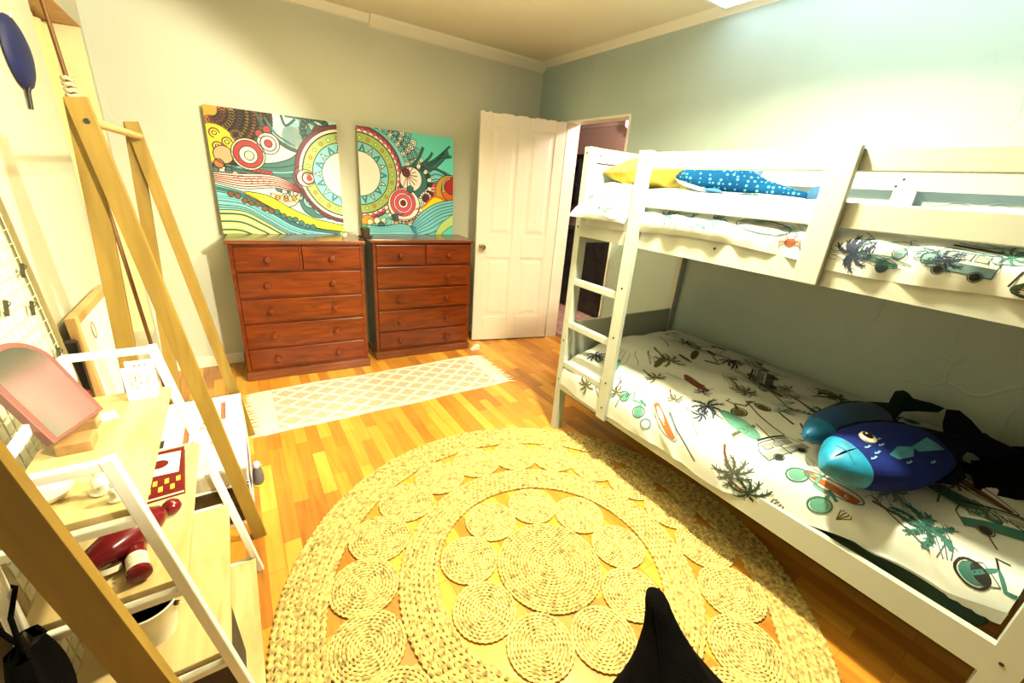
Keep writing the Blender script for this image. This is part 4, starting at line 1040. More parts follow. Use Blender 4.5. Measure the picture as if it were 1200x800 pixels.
# ---- fish plush on lower bunk
def fish(name,nose,tail,dors,L,Hh,Th,label,c,c2,beak,dark,detail=True,tailmul=1.):
    nose=Vector(nose); tail=Vector(tail); ax=(tail-nose).normalized(); up=Vector(dors); up=(up-ax*up.dot(ax)).normalized(); nr=ax.cross(up).normalized()
    if nr.z<0: nr=-nr
    t=thing(name,tuple(nose+ax*L*.5-nr*Th),label,'soft toy')
    outline=[(0,.03,.25),(.02,.22,.45),(.08,.50,.70),(.145,.72,.88),(.28,.93,1.),(.42,1.,1.),(.56,.95,.95),(.70,.78,.8),(.82,.55,.6),(.92,.36,.4),(1,.26,.25)]
    m=MB(); pts=[];rad=[]
    T=Matrix((( *ax,0),( *up,0),( *nr,0),(0,0,0,1))).transposed(); T=Matrix.Translation(nose)@T
    n=28;vs=[];fs=[];mi=[]
    for i,(a,h,th) in enumerate(outline):
        for k in range(n):
            an=2*PI*k/n; ca,sa=math.cos(an),math.sin(an)
            vs.append(T@Vector((a*L,Hh*h*ca*(1 if abs(ca)<.99 else 1),Th*th*(abs(sa)**.8)*(1 if sa>0 else -1))))
    for i in range(len(outline)-1):
        for k in range(n):
            k2=(k+1)%n; fs.append((i*n+k,(i+1)*n+k,(i+1)*n+k2,i*n+k2)); mi.append(1 if outline[i+1][0]<.165 else (2 if outline[i][0]>.6 else 0))
    fs.append(tuple(range(n)));mi.append(1); fs.append(tuple((len(outline)-1)*n+k for k in range(n))); mi.append(2)
    o=len(m.v); m.v+=vs; m.f+=[tuple(q+o for q in f) for f in fs]; m.m+=mi
    def surf(a,h,sgn=1):
        A_=a; 
        hh=np.interp(A_,[q[0] for q in outline],[q[1] for q in outline]); tt=np.interp(A_,[q[0] for q in outline],[q[2] for q in outline])
        c_=max(-.98,min(.98,h/hh)); s_=math.sqrt(1-c_*c_)
        return T@Vector((a*L,Hh*h,Th*tt*(s_**.8)*sgn+.0025*sgn))
    if detail:
        def patch(pts,mi_,cen,sgn):
            o=len(m.v); k=len(pts); vs=[surf(*cen,sgn)]+[surf((p[0]+cen[0])/2,(p[1]+cen[1])/2,sgn) for p in pts]+[surf(*p,sgn) for p in pts]
            m.v+=vs
            for i in range(k):
                j=(i+1)%k; m.f+=[(o,o+1+i,o+1+j),(o+1+i,o+1+k+i,o+1+k+j,o+1+j)]; m.m+=[mi_,mi_]
        for sgn in (1,-1):
            patch([(.27,-.35),(.36,-.18),(.46,-.25),(.40,-.5),(.30,-.5)],3,(.36,-.36),sgn)
            patch([(.44,-.25),(.62,-.02),(.64,-.2),(.66,-.42),(.55,-.42),(.46,-.4)],3,(.56,-.26),sgn)
            for q in ((.2,-.05),(.22,-.25),(.28,-.08),(.18,-.35),(.3,.1),(.35,-.62),(.5,-.7),(.24,.2)):
                patch([(q[0]-.02,q[1]),(q[0]-.01,q[1]+.05),(q[0]+.0,q[1]+.02),(q[0]+.015,q[1]+.06),(q[0]+.025,q[1]+.02),(q[0],q[1]-.015)],4,q,sgn)
            patch([(.02,.02),(.08,.05),(.165,.0),(.08,.0)],2,(.08,.02),sgn)
            patch([(.09,.3),(.10,0),(.085,-.3),(.08,-.3),(.092,0),(.083,.3)],5,(.09,0),sgn)
    build('body',m,[c,beak,dark,c2,mat('scale_light',(.15,.35,.55),.6),mat('beak_line',(.01,.16,.32),.6)],parent=t,smooth=True,fix=False)
    if detail:
        for sgn in (1,-1):
            e=surf(.26,.22,sgn); R=Matrix.Translation(e)@(Matrix((( *ax,0),( *up,0),( *nr,0),(0,0,0,1))).transposed())@(Matrix.Rotation(PI,4,'X') if sgn<0 else Matrix.Identity(4))
            me_=MB().lathe([(.026,-.004),(.025,.003),(.017,.007),(0,.008)],(0,0,0),20,0,R); me_.lathe([(.016,.004),(.014,.010),(0,.0125)],(-.002,.004,0),18,1,R); me_.lathe([(.004,.010),(.003,.0135),(0,.014)],(-.005,.009,0),8,0,R)
            build('eye',me_,[mat('eye_white',(.85,.85,.8),.3),BLACKP],parent=t,smooth=True)
    q=lambda a,h,z=0:T@Vector((a*L,h*Hh,z))
    fin('dorsal_fin',t,dark,[q(.25,.88),q(.34,1.12),q(.5,1.22),q(.66,1.15),q(.8,.95),q(.82,.55),q(.55,.9)],.02,nr)
    fin('belly_fin',t,dark,[q(.5,-.95),q(.62,-1.15),q(.74,-1.0),q(.80,-.6),q(.65,-.8)],.016,nr)
    k=tailmul
    fin('tail_fin',t,dark,[q(.94,.3),q(1.05,.6*k),q(1.22,1.0*k),q(1.30,.9*k),q(1.2,.2),q(1.24,-.3),q(1.32,-.9*k),q(1.2,-1.0*k),q(1.05,-.55*k),q(.94,-.3)],.02,nr)
    return t
FB=mat('fish_blue',(.003,.008,.10),.85,spec=.2,col2=(.005,.020,.20),nscale=16)
FBK=mat('fish_beak_cyan',(.006,.20,.40),.45,noise=.3,nscale=22)
FDK=mat('fish_dark',(.002,.004,.014),.95,noise=.4,nscale=22,spec=.08)
FPT=mat('fish_patch',(.04,.20,.33),.6,noise=.2,nscale=30)
FG=mat('fish_teal',(.004,.05,.16),.5,col2=(.004,.02,.12),nscale=9)
FGD=mat('fish_darkgreen',(.003,.018,.016),.95,spec=.1,noise=.4,nscale=18)
fish('parrotfish_plush',(1.56,.362,.672),(2.28,.11,.715),(.30,.95,.25),.64,.128,.080,'large deep blue fish soft toy with cyan beak and white-rimmed eye on the lower bunk',FB,FPT,FBK,FDK,tailmul=1.2)
fish('fish_plush',(1.70,.480,.675),(2.42,.37,.695),(.2,.95,.1),.66,.085,.055,'slimmer teal blue fish soft toy lying behind the big blue fish on the lower bunk',FG,FPT,mat('fish_nose_blue',(.006,.12,.30),.5,noise=.2),FGD,detail=False)
# black throw near the end of the lower bunk
m=MB()
def thr(u,v):
    x=2.08+.44*u+.03*math.sin(7*v); y=-.125+.27*v+.02*math.sin(9*u)
    return Vector((x,y,.632+.035*math.sin(8*u+2)*math.sin(9*v)+.05*math.sin(PI*u)*math.sin(PI*v)+.012*math.sin(31*u+17*v)))
m.grid(thr,34,24); m.grid(lambda u,v:thr(u,v)-Vector((0,0,.018)),34,24)
for v0 in (0,1): m.grid(lambda u,v:thr(u,v0)-Vector((0,0,.018*v)),34,1)
for u0 in (0,1): m.grid(lambda u,v:thr(u0,v)-Vector((0,0,.018*u)),1,24)
o=build('black_throw',m,BLACK,smooth=True,weld=.0002); tag(o,'crumpled black throw in the dark near corner of the lower bunk','blanket')

# ------------------------------------------------------------------ black beanbag
bb=thing('beanbag',(.70,.22,0),'black fabric beanbag peak at the bottom edge, on the round rug','beanbag')
m=MB(); tip=Vector((.815,.425,.50)); base=Vector((.765,.10,.02))
def bbf(u,v):
    a=2*PI*u; t=v
    r=np.interp(t,[0,.015,.04,.09,.16,.30,.45,.62,.80,.93,1],[0,.022,.031,.037,.052,.092,.145,.21,.26,.24,.0])
    c=tip.lerp(base,t**.9); fold=1+.06*math.sin(6*a+3*t)*min(1,t*2)
    return Vector((c.x+r*fold*math.cos(a),c.y+r*fold*math.sin(a),max(.016,c.z)))
m.grid(bbf,48,40); build('cover',m,BLACK,parent=bb,smooth=True,weld=.0002)
m=MB().tube([bbf(.08,t)+Vector((.003,.0,0)) for t in np.linspace(.03,.85,24)],.0035,6); build('seam_piping',m,BLACK,parent=bb,smooth=True)
m=MB().tube([bbf(.58,t)+Vector((-.003,0,0)) for t in np.linspace(.03,.85,24)],.0035,6); build('seam_piping',m,BLACK,parent=bb,smooth=True)

# ------------------------------------------------------------------ A-frame clothes racks
def aframe_leg(m,y,xa,za,xf,w,d):
    """leg from apex to foot in the xz plane at y"""
    t=(Vector((xf,0,0))-Vector((xa,0,za))).normalized(); 
    m.bar((xa-t.x*.02,y,za-t.z*.02),(xf,y,.0),w,d,(1,0,0))
def rack(name,ys,xa,za,xR,xL,label,w=.047,d=.02,rodr=.012,crossbar=None):
    t=thing(name,(xa,(ys[0]+ys[1])/2,0),label,'clothes rack')
    for i,y in enumerate(ys):
        m=MB(); aframe_leg(m,y,xa-.004,za,xR,w,d); m.tube([(xa+.005,y-d/2-.001,za-.035),(xa+.005,y-d/2-.003,za-.035)],.007,10,mi=1); build('leg',m,[PINE,SCREW],parent=t,bevel=.002)
        m=MB(); aframe_leg(m,y+d+.001,xa-.012,za-.004,xL,w,d); build('leg',m,PINE,parent=t,bevel=.002)
    m=MB().tube([(xa+.012,ys[0]+.005,za-.035),(xa+.012,ys[1]+.03,za-.035)],rodr,14); build('hanging_rod',m,PINER,parent=t,smooth=True)
    m=MB()
    f=(za-.30)/za
    if crossbar:
        z=crossbar; tt=1-z/za; x=xa+(xR-xa)*tt
        m.bar((x-.012,ys[0],z),(x-.012,ys[1],z),.04,.018,(0,0,1)); build('lower_rail',m,PINE,parent=t,bevel=.002)
    return t
rack('clothes_rack',(1.66,2.50),-.292,1.585,-.078,-.385,'natural pine A-frame clothes rack standing over the white toy cabinet')
rack('clothes_rack',(-.25,.61),-.326,1.56,-.084,-.43,'pine A-frame rack nearest the camera, its plank leg crossing the bottom left corner',w=.045,d=.022)
bpy.data.objects['clothes_rack']['group']='pine A-frame racks'; bpy.data.objects['clothes_rack.001']['group']='pine A-frame racks'

# ------------------------------------------------------------------ ladder shelf
ls=thing('ladder_shelf',(-.27,1.18,0),'white metal ladder shelf with four pale wood tiers below the window wall','shelf')
def frx(z): return -.088-(z/.948)*.153
for y in (.888,1.476):
    m=MB()
    w=.022
    m.bar((frx(.968),y,.968),(frx(0),y,0),w,w,(1,0,0)); m.bar((-.430,y,.955),(frx(.955)+.002,y,.955),w-.003,w-.003,(0,0,1)); m.bar((-.425,y,.962),(-.425,y,0),w-.001,w-.001,(1,0,0))
    for z in (.82,.612,.345,.065): m.bar((-.425,y,z),(frx(z),y,z),.018,.018,(0,0,1))
    build('side_frame',m,METW,parent=ls,bevel=.003)
for z in (.840,.630,.362,.082):
    m=MB().box((-.435,.905,z-.018),(frx(z)+.004,1.46,z)); build('shelf_board',m,SHELFW,parent=ls,bevel=.002)
m=MB().box((-.43,.90,.90),(-.42,1.47,.925)); build('back_rail',m,METW,parent=ls,bevel=.002)

# arched table mirror on the top tier
am=thing('table_mirror',(-.39,1.17,.84),'arched pink table mirror with wooden foot, on the top tier of the ladder shelf','mirror')
Lc=Vector((-.365,1.232,.872)); nd=Vector((.83,-.34,.43)).normalized(); hdir=Vector((.34,.83,0)).normalized(); hdir=(hdir-nd*hdir.dot(nd)).normalized(); vdir=nd.cross(hdir).normalized()
if vdir.z<0: vdir=-vdir
def arch(w,h,n=20):
    r=w/2; return [(-r,0),(r,0)]+[(r*math.cos(a),h-r+r*math.sin(a)) for a in [PI*i/n for i in range(n+1)]]
def ap(p,d): return Lc+hdir*p[0]+vdir*p[1]+nd*d
def slab(m,poly,d0,d1,mi=0):
    n=len(poly); m.add([ap(p,d) for d in (d0,d1) for p in poly],[tuple(range(n)),tuple(range(2*n-1,n-1,-1))]+[(i,i+n,(i+1)%n+n,(i+1)%n) for i in range(n)],mi)
m=MB(); slab(m,arch(.150,.225),-.014,.004); build('frame',m,[PINK],parent=am,bevel=.0015)
m=MB(); slab(m,[(p[0],p[1]+.008) for p in arch(.124,.204)],.004,.0055); build('mirror_pane',m,[MIRR],parent=am)
m=MB().box((-.395,1.160,.84),(-.335,1.215,.866)); fm=wood('foot_wood',(.22,.12,.04),(.32,.19,.08),1.5,(20,4,20)); build('foot',m,fm,parent=am,bevel=.002); m=MB().box((-.395,1.262,.84),(-.345,1.305,.866)); build('foot',m,fm,parent=am,bevel=.002)

# white lattice holder, red box and small things on the top tier
lt=thing('lattice_holder',(-.285,1.43,.84),'white lattice letter holder at the far end of the top tier','holder')
m=MB()
a0,b0=-.305,-.245
for y in (1.40,1.45):
    m.box((a0,y-.003,.84),(b0,y+.003,.848)).box((a0,y-.003,.925),(b0,y+.003,.935)).box((a0-.0005,y-.0036,.8403),(a0+.008,y+.0036,.9356)).box((b0-.008,y-.0036,.8403),(b0+.0005,y+.0036,.9356))
    for k in range(5):
        x=a0+.003+.0112*k; m.bar((x,y,.846),(x+.009,y,.927),.0035,.0035,(1,0,0)); m.bar((x+.009,y,.8461),(x,y,.9271),.0033,.0033,(1,0,0))
    for k in range(3): m.tube([(a0+.014+.016*k+.007*math.cos(t),y,.888+.009*math.sin(t)) for t in [2*PI*i/12 for i in range(12)]],.002,6,closed=True)
build('lattice_panel',m,METW,parent=lt)
m=MB().box((a0,1.40,.8405),(b0,1.45,.846)); build('base',m,METW,parent=lt)
m=MB().box((-.43,1.415,.9255),(-.39,1.45,.965)); 
o=build('red_box',MB().prism([(-.425,.8405),(-.385,.8405),(-.385,.868),(-.405,.882),(-.425,.868)],1.40,1.445,'y'),RED,bevel=.002); tag(o,'small dark red house-shaped box at the wall side of the top tier','box')
def figurine(c,h,label,seed):
    t=thing('figurine',c,label,'figurine'); x,y,z=c
    m=MB().lathe([(.018*h/.05,0),(.019*h/.05,.004),(.012*h/.05,h*.25),(.014*h/.05,h*.5),(.008*h/.05,h*.68),(.003,h*.74)],c,18); build('body',m,CREAMC,parent=t,smooth=True)
    m=MB().lathe([(0,0),(.007*h/.05,.003*h/.05),(.009*h/.05,.009*h/.05),(.006*h/.05,.016*h/.05),(0,.018*h/.05)],(x,y,z+h*.68),14); build('head',m,CREAMC,parent=t,smooth=True)
figurine((-.290,.985,.84),.055,'white figurine on the camera-side end of the top tier, the taller one',1)
figurine((-.262,.945,.84),.042,'shorter white figurine at the outer corner of the top tier',2)
m=MB().lathe([(.020,0),(.030,.004),(.040,.018),(.041,.020),(.036,.018),(.02,.006),(0,.005)],(-.372,1.005,.84),24); o=build('trinket_dish',m,CREAMC,smooth=True); tag(o,'small round white dish on the near end of the top tier, by the mirror','dish')
m=MB(); m.box((-.352,1.30,.8402),(-.318,1.345,.8435),0,rotz(.4,(-.335,1.32,.84))); o=build('white_tag',m,METW,bevel=.001); tag(o,'little white card lying on the top tier beside the arched mirror','card')

# second tier: picture book, toy hair dryer
book=thing('picture_book',(-.27,1.33,.63),'red, white and yellow picture book lying on the second tier','book')
B=rotz(.06,(-.27,1.33,.63))
m=MB().box((-.345,1.20,.6302),(-.212,1.425,.634),0,B).box((-.345,1.20,.642),(-.212,1.425,.646),0,B).box((-.348,1.20,.6302),(-.343,1.425,.646),0,B); build('cover',m,RED,parent=book,bevel=.001)
m=MB().box((-.342,1.204,.634),(-.215,1.421,.642),0,B); build('pages',m,CREAMC,parent=book)
m=MB(); z=.6468; rnd=random.Random(8)
m.add([B@Vector(p) for p in ((-.335,1.30,z),(-.225,1.29,z),(-.22,1.40,z),(-.33,1.41,z))],[(0,1,2,3)],0)
for k in range(9):
    x=-.33+.0125*k; 
    for r_ in range(2): m.add([B@Vector(p) for p in ((x,1.215+.032*r_,z),(x+.009,1.215+.032*r_,z),(x+.009,1.238+.032*r_,z),(x,1.236+.032*r_,z))],[(0,1,2,3)],1+(k+r_)%2)
m.add([B@Vector((-.27+.022*math.cos(t),1.35+.022*math.sin(t),z+.0004)) for t in [2*PI*i/16 for i in range(16)]],[tuple(range(16))],1)
m.add([B@Vector((-.30+.018*math.cos(t),1.335+.026*math.sin(t),z+.0006)) for t in [2*PI*i/16 for i in range(16)]],[tuple(range(16))],2)
build('cover_print',m,[mat('cover_white',(.8,.75,.6),.4),RED,mat('cover_yellow',(.8,.6,.05),.4)],parent=book,fix=False)
hd=thing('toy_hair_dryer',(-.29,1.03,.63),'dark red toy hair dryer lying on the second tier','toy')
c0=Vector((-.355,.985,.668)); c1=Vector((-.235,1.10,.672)); m=MB(); D=(c1-c0)
loft(m,[c0+D*t for t in (0,.02,.1,.3,.5,.7,.85,.97,1)],[(r,r) for r in (.018,.022,.027,.034,.038,.037,.030,.018,.006)],22); build('body',m,RED,parent=hd,smooth=True)
m=MB(); loft(m,[c0+D*t for t in (-.10,-.08,.03,.04)],[(.019,.019),(.022,.022),(.023,.023),(.020,.020)],22); build('front_ring',m,BLACKP,parent=hd,smooth=True)
m=MB(); h0=c0+D*.50+Vector((.01,-.01,-.02)); h1=Vector((-.262,.925,.654)); hv=h1-h0
loft(m,[h0+hv*t for t in (0,.1,.3,.5)],[(.020,.018),(.020,.018),(.019,.017),(.018,.016)],18,mi=0)
for k in range(4): loft(m,[h0+hv*t for t in (.42+.11*k,.44+.11*k,.50+.11*k,.52+.11*k)],[(.016,.015),(.019,.018),(.019,.018),(.016,.015)],18,mi=1)
loft(m,[h0+hv*t for t in (.86,.88,.97,1.)],[(.016,.015),(.022,.020),(.022,.020),(.018,.016)],18,mi=0)
build('handle',m,[RED,CREAMC],parent=hd,smooth=True)
m=MB(); R=Matrix.Translation(Vector((-.325,.985,.636)))@Matrix.Rotation(-.5,4,'X')
m.lathe([(.024,0),(.026,.012),(.023,.012),(.020,.003),(0,.003)],(0,0,0),24,0,R); build('nozzle_cap',m,CREAMC,parent=hd,smooth=True)
o=build('red_ball',MB().lathe([(0,0),(.012,.003),(.019,.012),(.021,.02),(.018,.030),(.010,.038),(0,.040)],(-.226,1.135,.63),18),RED,smooth=True); tag(o,'small dark red knob-like ball beside the toy hair dryer on the second tier','ball')
o=build('black_comb',MB().box((-.385,.975,.6302),(-.37,1.02,.650)),BLACKP,bevel=.003); tag(o,'little black item at the wall side of the second tier','comb')

# buckets on the third tier
WBK=mat('bucket_enamel',(.78,.75,.60),.3); BIN=mat('bucket_inside',(.20,.21,.12),.5)
def bucket(c,r,h,ha,hr,label):
    t=thing('bucket',c,label,'bucket','small cream buckets')
    m=MB().lathe([(r*.72,0),(r*.72,.002),(r,h),(r*1.05,h+.003),(r*1.0,h+.005)],c,36); build('outside',m,WBK,parent=t,smooth=True)
    m=MB().lathe([(r*1.0,h+.005),(r*.96,h),(r*.70,.006),(0,.005)],c,36); build('inside',m,BIN,parent=t,smooth=True)
    m=MB(); cc=Vector(c)+Vector((0,0,h-.012)); ax=Vector((math.cos(ha),math.sin(ha),0)); pv=Vector((-math.sin(ha),math.cos(ha),0))
    pts=[cc+ax*(r*1.07)*math.cos(a)+(pv*math.cos(hr)+Vector((0,0,math.sin(hr))))*(r*1.35)*math.sin(a) for a in [PI*i/24 for i in range(25)]]
    m.tube(pts,.0022,6); build('handle',m,METW,parent=t,smooth=True)
    for s_ in (1,-1):
        m=MB().tube([cc+ax*s_*r*.98,cc+ax*s_*r*1.1],.006,10); build('lug',m,BLACKP,parent=t)
bucket((-.300,1.04,.362),.062,.105,-.4,-.9,'cream enamel bucket with black lugs on the third tier, right of the plank leg')
bucket((-.385,1.20,.082),.050,.09,.6,-.2,'shaded cream bucket with thin white handle on the bottom tier, left of the plank leg')
# dark toy hung at the near end
m=MB()
def bg(u,v):
    a=2*PI*u; z=.66-.26*v; r=.045*(.35+.9*math.sin(PI*min(1,.12+.88*v))**.8)
    return Vector((-.405+r*.5*math.cos(a)+.006*math.sin(5*a),.84+r*math.sin(a)*1.2,z))
m.grid(bg,26,18); m.tube([(-.405,.83,.655),(-.409,.85,.72),(-.409,.895,.745),(-.425,.903,.748),(-.441,.895,.745),(-.44,.86,.72),(-.41,.845,.655)],.004,8)
o=build('drawstring_bag',m,BLACK,smooth=True,weld=.0002); tag(o,'small black drawstring bag hanging at the near end of the ladder shelf','bag')
o=build('storage_bin',MB().prism([(-.42,.083),(-.14,.083),(-.15,.30),(-.42,.30)],.93,1.10,'y'),mat('bin_dark',(.035,.025,.02),.7,noise=.3),bevel=.006); tag(o,'dark brown storage box on the bottom tier, nearest the camera','box')

# ------------------------------------------------------------------ white toy cabinet under the rack
WT=mat('toy_white',(.86,.86,.82),.35)
tc=thing('toy_cabinet',(-.29,2.1,0),'white toy cabinet with slotted top between the legs of the pine rack','toy cabinet')
X0,X1,Y0,Y1,ZT=-.455,-.088,1.765,2.47,.30
m=MB()
m.box((X0,Y0,0),(X0+.012,Y1,ZT)).box((X0,Y1-.012,0),(X1,Y1,ZT)).box((X0,Y0,0),(X1,Y1,.02)).box((X0,Y0,.205),(X1,Y1-.01,.217))
# top built as frame round the slots
slots=[(-.178,-.158,2.20,2.40),(-.248,-.228,2.18,2.37),(-.318,-.296,1.98,2.22),(-.405,-.383,1.92,2.12)]
xs=[X0]+sorted(sum([[a,b] for a,b,_,_ in slots],[]))+[X1]
for i in range(0,len(xs)-1):
    a,b=xs[i],xs[i+1]
    sl=[s_ for s_ in slots if abs(s_[0]-a)<1e-6]
    if sl: m.box((a,Y0,ZT-.012),(b,sl[0][2],ZT)).box((a,sl[0][3],ZT-.012),(b,Y1,ZT))
    else: m.box((a,Y0,ZT-.012),(b,Y1,ZT))
m.box((X1-.012,Y0,.02),(X1,Y0+.05,ZT-.012)).box((X1-.012,2.28,.02),(X1,Y1,ZT-.012)).box((X1-.012,Y0,.255),(X1,Y1,ZT-.012))
build('body',m,WT,parent=tc,bevel=.0015)
for i,(a,b,y0,y1) in enumerate(slots):
    m=MB().box((a+.001,y0+.001,ZT-.035),(b-.001,y1-.001,ZT-.008)); build('slot_inset',m,wood('inset_brown',(.30,.10,.04),(.42,.17,.07),1.5,(20,5,20)) if i<3 else BLACKP,parent=tc)
for (x,y) in ((-.20,1.98),(-.315,1.90),(-.24,2.13)):
    m=MB().tube([(x-.014,y,ZT),(x-.012,y,ZT+.012),(x+.012,y,ZT+.012),(x+.014,y,ZT)],.004,8); build('handle',m,BRASS,parent=tc,smooth=True)
m=MB().box((X0+.012,Y0-.004,.222),(X1-.002,Y0+.004,.286)); build('silver_panel',m,mat('brushed_silver',(.60,.56,.44),.35,metal=.6,noise=.15,nscale=5,stretch=(8,1,1)),parent=tc,bevel=.002)
m=MB().box((X0+.012,Y0-.003,.115),(X1-.003,Y0+.003,.203)).box((X0+.012,Y0-.003,.022),(X1-.003,Y0+.003,.108)); build('dark_door',m,mat('dark_glass',(.03,.022,.010),.15,noise=.5,nscale=14),parent=tc,bevel=.002)
m=MB().box((X1-.008,Y0+.05,.02),(X1-.003,2.28,.255)); build('picture_panel',m,mat('blue_picture',(.004,.02,.16),.3,col2=(.03,.16,.55),nscale=5,stretch=(1,1,3)),parent=tc)
pg=thing('toy_penguin',(-.060,2.02,0),'small grey and white bird toy standing by the blue panel of the white toy cabinet','toy')
m=MB().lathe([(.016,0),(.022,.012),(.024,.04),(.021,.075),(.015,.095)],(-.060,2.02,.004),18); build('body',m,mat('toy_grey',(.10,.09,.09),.6),parent=pg,smooth=True)
m=MB().lathe([(.010,0),(.0165,.010),(.017,.020),(.012,.033),(0,.038)],(-.060,2.02,.096),18); build('head',m,mat('toy_white2',(.6,.58,.55),.6),parent=pg,smooth=True)
m=MB().lathe([(.005,0),(.003,.008),(0,.014)],(0,0,0),10,0,Matrix.Translation((-.050,2.01,.112))@Matrix.Rotation(PI/2,4,'Y')); build('beak',m,mat('beak_yellow',(.7,.5,.05),.5),parent=pg)
m=MB().lathe([(.024,0),(.026,.004),(0,.005)],(-.060,2.02,0),18); build('feet',m,mat('beak_yellow',(.7,.5,.05),.5),parent=pg)

# ------------------------------------------------------------------ wire photo board, whiteboard, cap on the left wall
gb=thing('wire_photo_board',(-.47,1.45,0),'white wire grid photo board with dark clips and olive frame, leaning on left wall','photo board')
def gx(z): return -.449-.062*z
gy0,gy1,gz0,gz1=1.05,1.80,.02,1.46
FRM=wood('frame_olive',(.20,.16,.06),(.30,.25,.11),1.2,(10,10,2),.5)
m=MB()
for y in (gy0,gy1-.03): m.bar((gx(gz0)-.012,y+.015,gz0),(gx(gz1)-.012,y+.015,gz1),.03,.022,(0,1,0))
for z in (gz0+.015,gz1-.015): m.bar((gx(z)-.012,gy0,z),(gx(z)-.012,gy1,z),.022,.03,(1,0,0))
build('frame',m,FRM,parent=gb,bevel=.002)
m=MB()
for k in range(19):
    y=gy0+.04+k*.0375; m.tube([(gx(gz0+.03)-.006,y,gz0+.03),(gx(gz1-.03)-.006,y,gz1-.03)],.0018,5)
for k in range(36):
    z=gz0+.05+k*.0382; m.tube([(gx(z)-.006,gy0+.03,z),(gx(z)-.006,gy1-.03,z)],.0018,5)
build('wire_grid',m,mat('grid_wire',(.55,.60,.40),.4),parent=gb)
m=MB().add([(gx(gz0)-.016,gy0+.02,gz0+.01),(gx(gz0)-.016,gy1-.02,gz0+.01),(gx(gz1)-.016,gy1-.02,gz1-.01),(gx(gz1)-.016,gy0+.02,gz1-.01),(gx(gz0)-.020,gy0+.02,gz0+.01),(gx(gz0)-.020,gy1-.02,gz0+.01),(gx(gz1)-.020,gy1-.02,gz1-.01),(gx(gz1)-.020,gy0+.02,gz1-.01)],[(0,1,2,3),(7,6,5,4),(0,4,5,1),(1,5,6,2),(2,6,7,3),(3,7,4,0)]); build('backing',m,mat('grid_backing',(.80,.82,.72),.6),parent=gb)
for (y,z) in ((1.742,1.16),(1.70,1.06),(1.738,.90),(1.56,1.10)):
    m=MB(); x=gx(z)
    m.bar((x,y,z),(x+.004,y-.028,z-.030),.012,.007,(0,0,1)); m.tube([(x+.002,y-.002,z+.002),(x+.012,y-.010,z-.004),(x+.005,y-.016,z-.014)],.0016,5); build('clip',m,mat('clip_dark',(.035,.03,.012),.5),parent=gb)
wbd=thing('framed_whiteboard',(-.5,2.2,0),'white board with wooden edges and oval hole, leaning on left wall behind the shelf','board')
def wx(z): return -.475-.035*z/.93
def wpt(y,z,d=0): return Vector((wx(z)+d,y,z))
def wslab(m,y0,y1,z0,z1,d0,d1,mi=0): 
    vs=[wpt(y,z,d) for d in (d0,d1) for (y,z) in ((y0,z0),(y1,z0),(y1,z1),(y0,z1))]
    m.add(vs,[(0,1,2,3),(7,6,5,4),(0,4,5,1),(1,5,6,2),(2,6,7,3),(3,7,4,0)],mi)
m=MB(); wslab(m,1.985,2.44,.02,.90,-.008,-.002); build('white_face',m,WT,parent=wbd)
m=MB(); wslab(m,1.955,1.985,.0,.93,-.022,.006); wslab(m,2.44,2.47,.0,.93,-.022,.006); wslab(m,1.985,2.44,.90,.93,-.022,.006); wslab(m,1.985,2.44,.0,.02,-.022,.006)
build('wood_edge',m,wood('board_edge',(.48,.28,.10),(.60,.38,.15),1.2,(10,10,3)),parent=wbd,bevel=.001)
m=MB().tube([wpt(2.13+.020*math.cos(t),.83+.032*math.sin(t),-.001) for t in [2*PI*i/20 for i in range(20)]],.003,6,closed=True); build('hand_hole_rim',m,FRM,parent=wbd)
m=MB().box((-.545,1.90,0),(-.505,1.925,.86)).box((-.545,1.925,0),(-.515,1.945,.86)); o=build('dark_gap_strip',m,BLACKP,bevel=.002); tag(o,'thin black strips added for the dark gap between the photo board and the white board','panel')  # black strips added as the dark of the gap between the boards
cap=thing('blue_cap',(-.535,2.40,1.66),'dark blue round cap with a black strap hanging high on the left wall','cap')
R=Matrix.Translation((XL+.002,2.36,1.775))@Matrix.Rotation(PI/2,4,'Y')
m=MB().lathe([(.105,0),(.112,.006),(.108,.016),(.09,.024),(.06,.032),(.03,.036),(0,.037)],(0,0,0),36,0,R); build('crown',m,BLUEH,parent=cap,smooth=True)
m=MB().tube([(XL+.022,2.36,1.69),(XL+.012,2.345,1.655),(XL+.01,2.335,1.60)],[.006,.007,.006],8); build('strap',m,BLACKP,parent=cap,smooth=True)
m=MB().tube([(XL,2.36,1.878),(XL+.02,2.36,1.882),(XL+.024,2.36,1.895)],.004,8); build('wall_hook',m,METW,parent=cap)

# ------------------------------------------------------------------ ceiling light panel near the right wall
pl=thing('ceiling_light_panel',(2.42,.87,ZC),'bright white ceiling light panel at the top edge beside the right wall','light')
m=MB()
for a,b in (((2.28,-.10,ZC-.02),(2.30,1.84,ZC)),((2.555,-.10,ZC-.02),(2.575,1.84,ZC)),((2.30,-.10,ZC-.02),(2.555,-.08,ZC)),((2.30,1.82,ZC-.02),(2.555,1.84,ZC))): m.box(a,b)
build('frame',m,METW,parent=pl,bevel=.002)
m=MB().box((2.30,-.08,ZC-.012),(2.555,1.82,ZC-.004)); build('diffuser',m,mat('panel_glow',(.9,.95,1),.5,emit=(.78,.93,1.),estr=2.5),parent=pl)

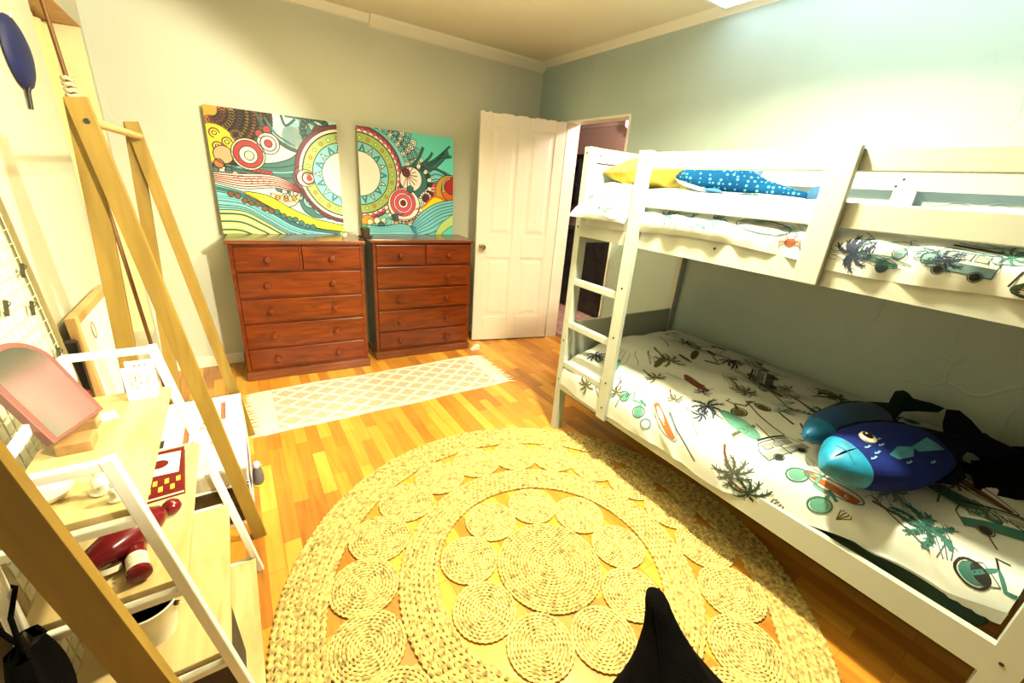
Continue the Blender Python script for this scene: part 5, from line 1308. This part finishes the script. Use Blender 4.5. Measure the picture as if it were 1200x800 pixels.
# ------------------------------------------------------------------ lights
def light(name,kind,loc,energy,col,size=.2,rot=(0,0,0),spot=None):
    l=bpy.data.lights.new(name,kind); l.energy=energy; l.color=col
    if kind=='AREA': l.shape='DISK'; l.size=size
    else: l.shadow_soft_size=size
    if spot: l.spot_size=spot; l.spot_blend=.35
    o=bpy.data.objects.new(name,l); COL.objects.link(o); o.location=loc; o.rotation_euler=rot; return o
o=light('ceiling_fill_up','AREA',(.65,1.75,2.15),36,(1.,.86,.50),.30,rot=(PI,0,0)); o.data.spread=math.radians(165)  # added fill without a fitting, brightens the ceiling from below
o=light('room_lamp_down','AREA',(1.33,1.05,2.42),66,(1.,.87,.52),.16); o.data.spread=math.radians(152)
o=light('wall_spot','SPOT',(1.30,-.50,2.20),400,(1.,.91,.62),.05,spot=math.radians(48)); o.rotation_euler=(Vector((-.55,2.85,.95))-Vector((1.3,-.5,2.2))).to_track_quat('-Z','Y').to_euler(); o.data.spot_blend=.3
o=light('ceiling_panel_light','AREA',(2.40,.70,ZC-.03),1.0,(.50,.90,1.),.2); o.data.shape='RECTANGLE'; o.data.size=.25; o.data.size_y=1.1; o.data.spread=math.radians(110)
light('hall_lamp','POINT',(3.3,2.6,2.3),50,(1.,.82,.68),.08)
w=bpy.data.worlds.new('world'); bpy.context.scene.world=w; w.use_nodes=True
bg_=w.node_tree.nodes['Background']; bg_.inputs[0].default_value=(.02,.02,.03,1); bg_.inputs[1].default_value=1

# ------------------------------------------------------------------ camera
cd=bpy.data.cameras.new('camera'); co=bpy.data.objects.new('camera',cd); COL.objects.link(co)
F=483.; 
def unit(v): return v/np.linalg.norm(v)
ya=unit(np.array([261-600,190-400,F])); xa=np.array([1367-600,278-400,F]); xa=unit(xa-xa.dot(ya)*ya); za=np.cross(xa,ya)
# rows: world axes in camera (right, down, forward); columns give camera axes in the world
right=Vector((xa[0],ya[0],za[0])); down=Vector((xa[1],ya[1],za[1])); fwd=Vector((xa[2],ya[2],za[2]))
Mx=Matrix((( *right,0),( *(-down),0),( *(-fwd),0),(0,0,0,1))).transposed(); Mx.translation=Vector((0,0,1.475))
co.matrix_world=Mx; cd.sensor_width=36; cd.lens=F/1200*36; cd.clip_start=.02
sc=bpy.context.scene; sc.camera=co
sc.view_settings.view_transform='Standard'; sc.view_settings.look='None'; sc.view_settings.gamma=1; sc.view_settings.use_curve_mapping=False
sc.view_settings.exposure=0.9
sc.cycles.diffuse_bounces=2
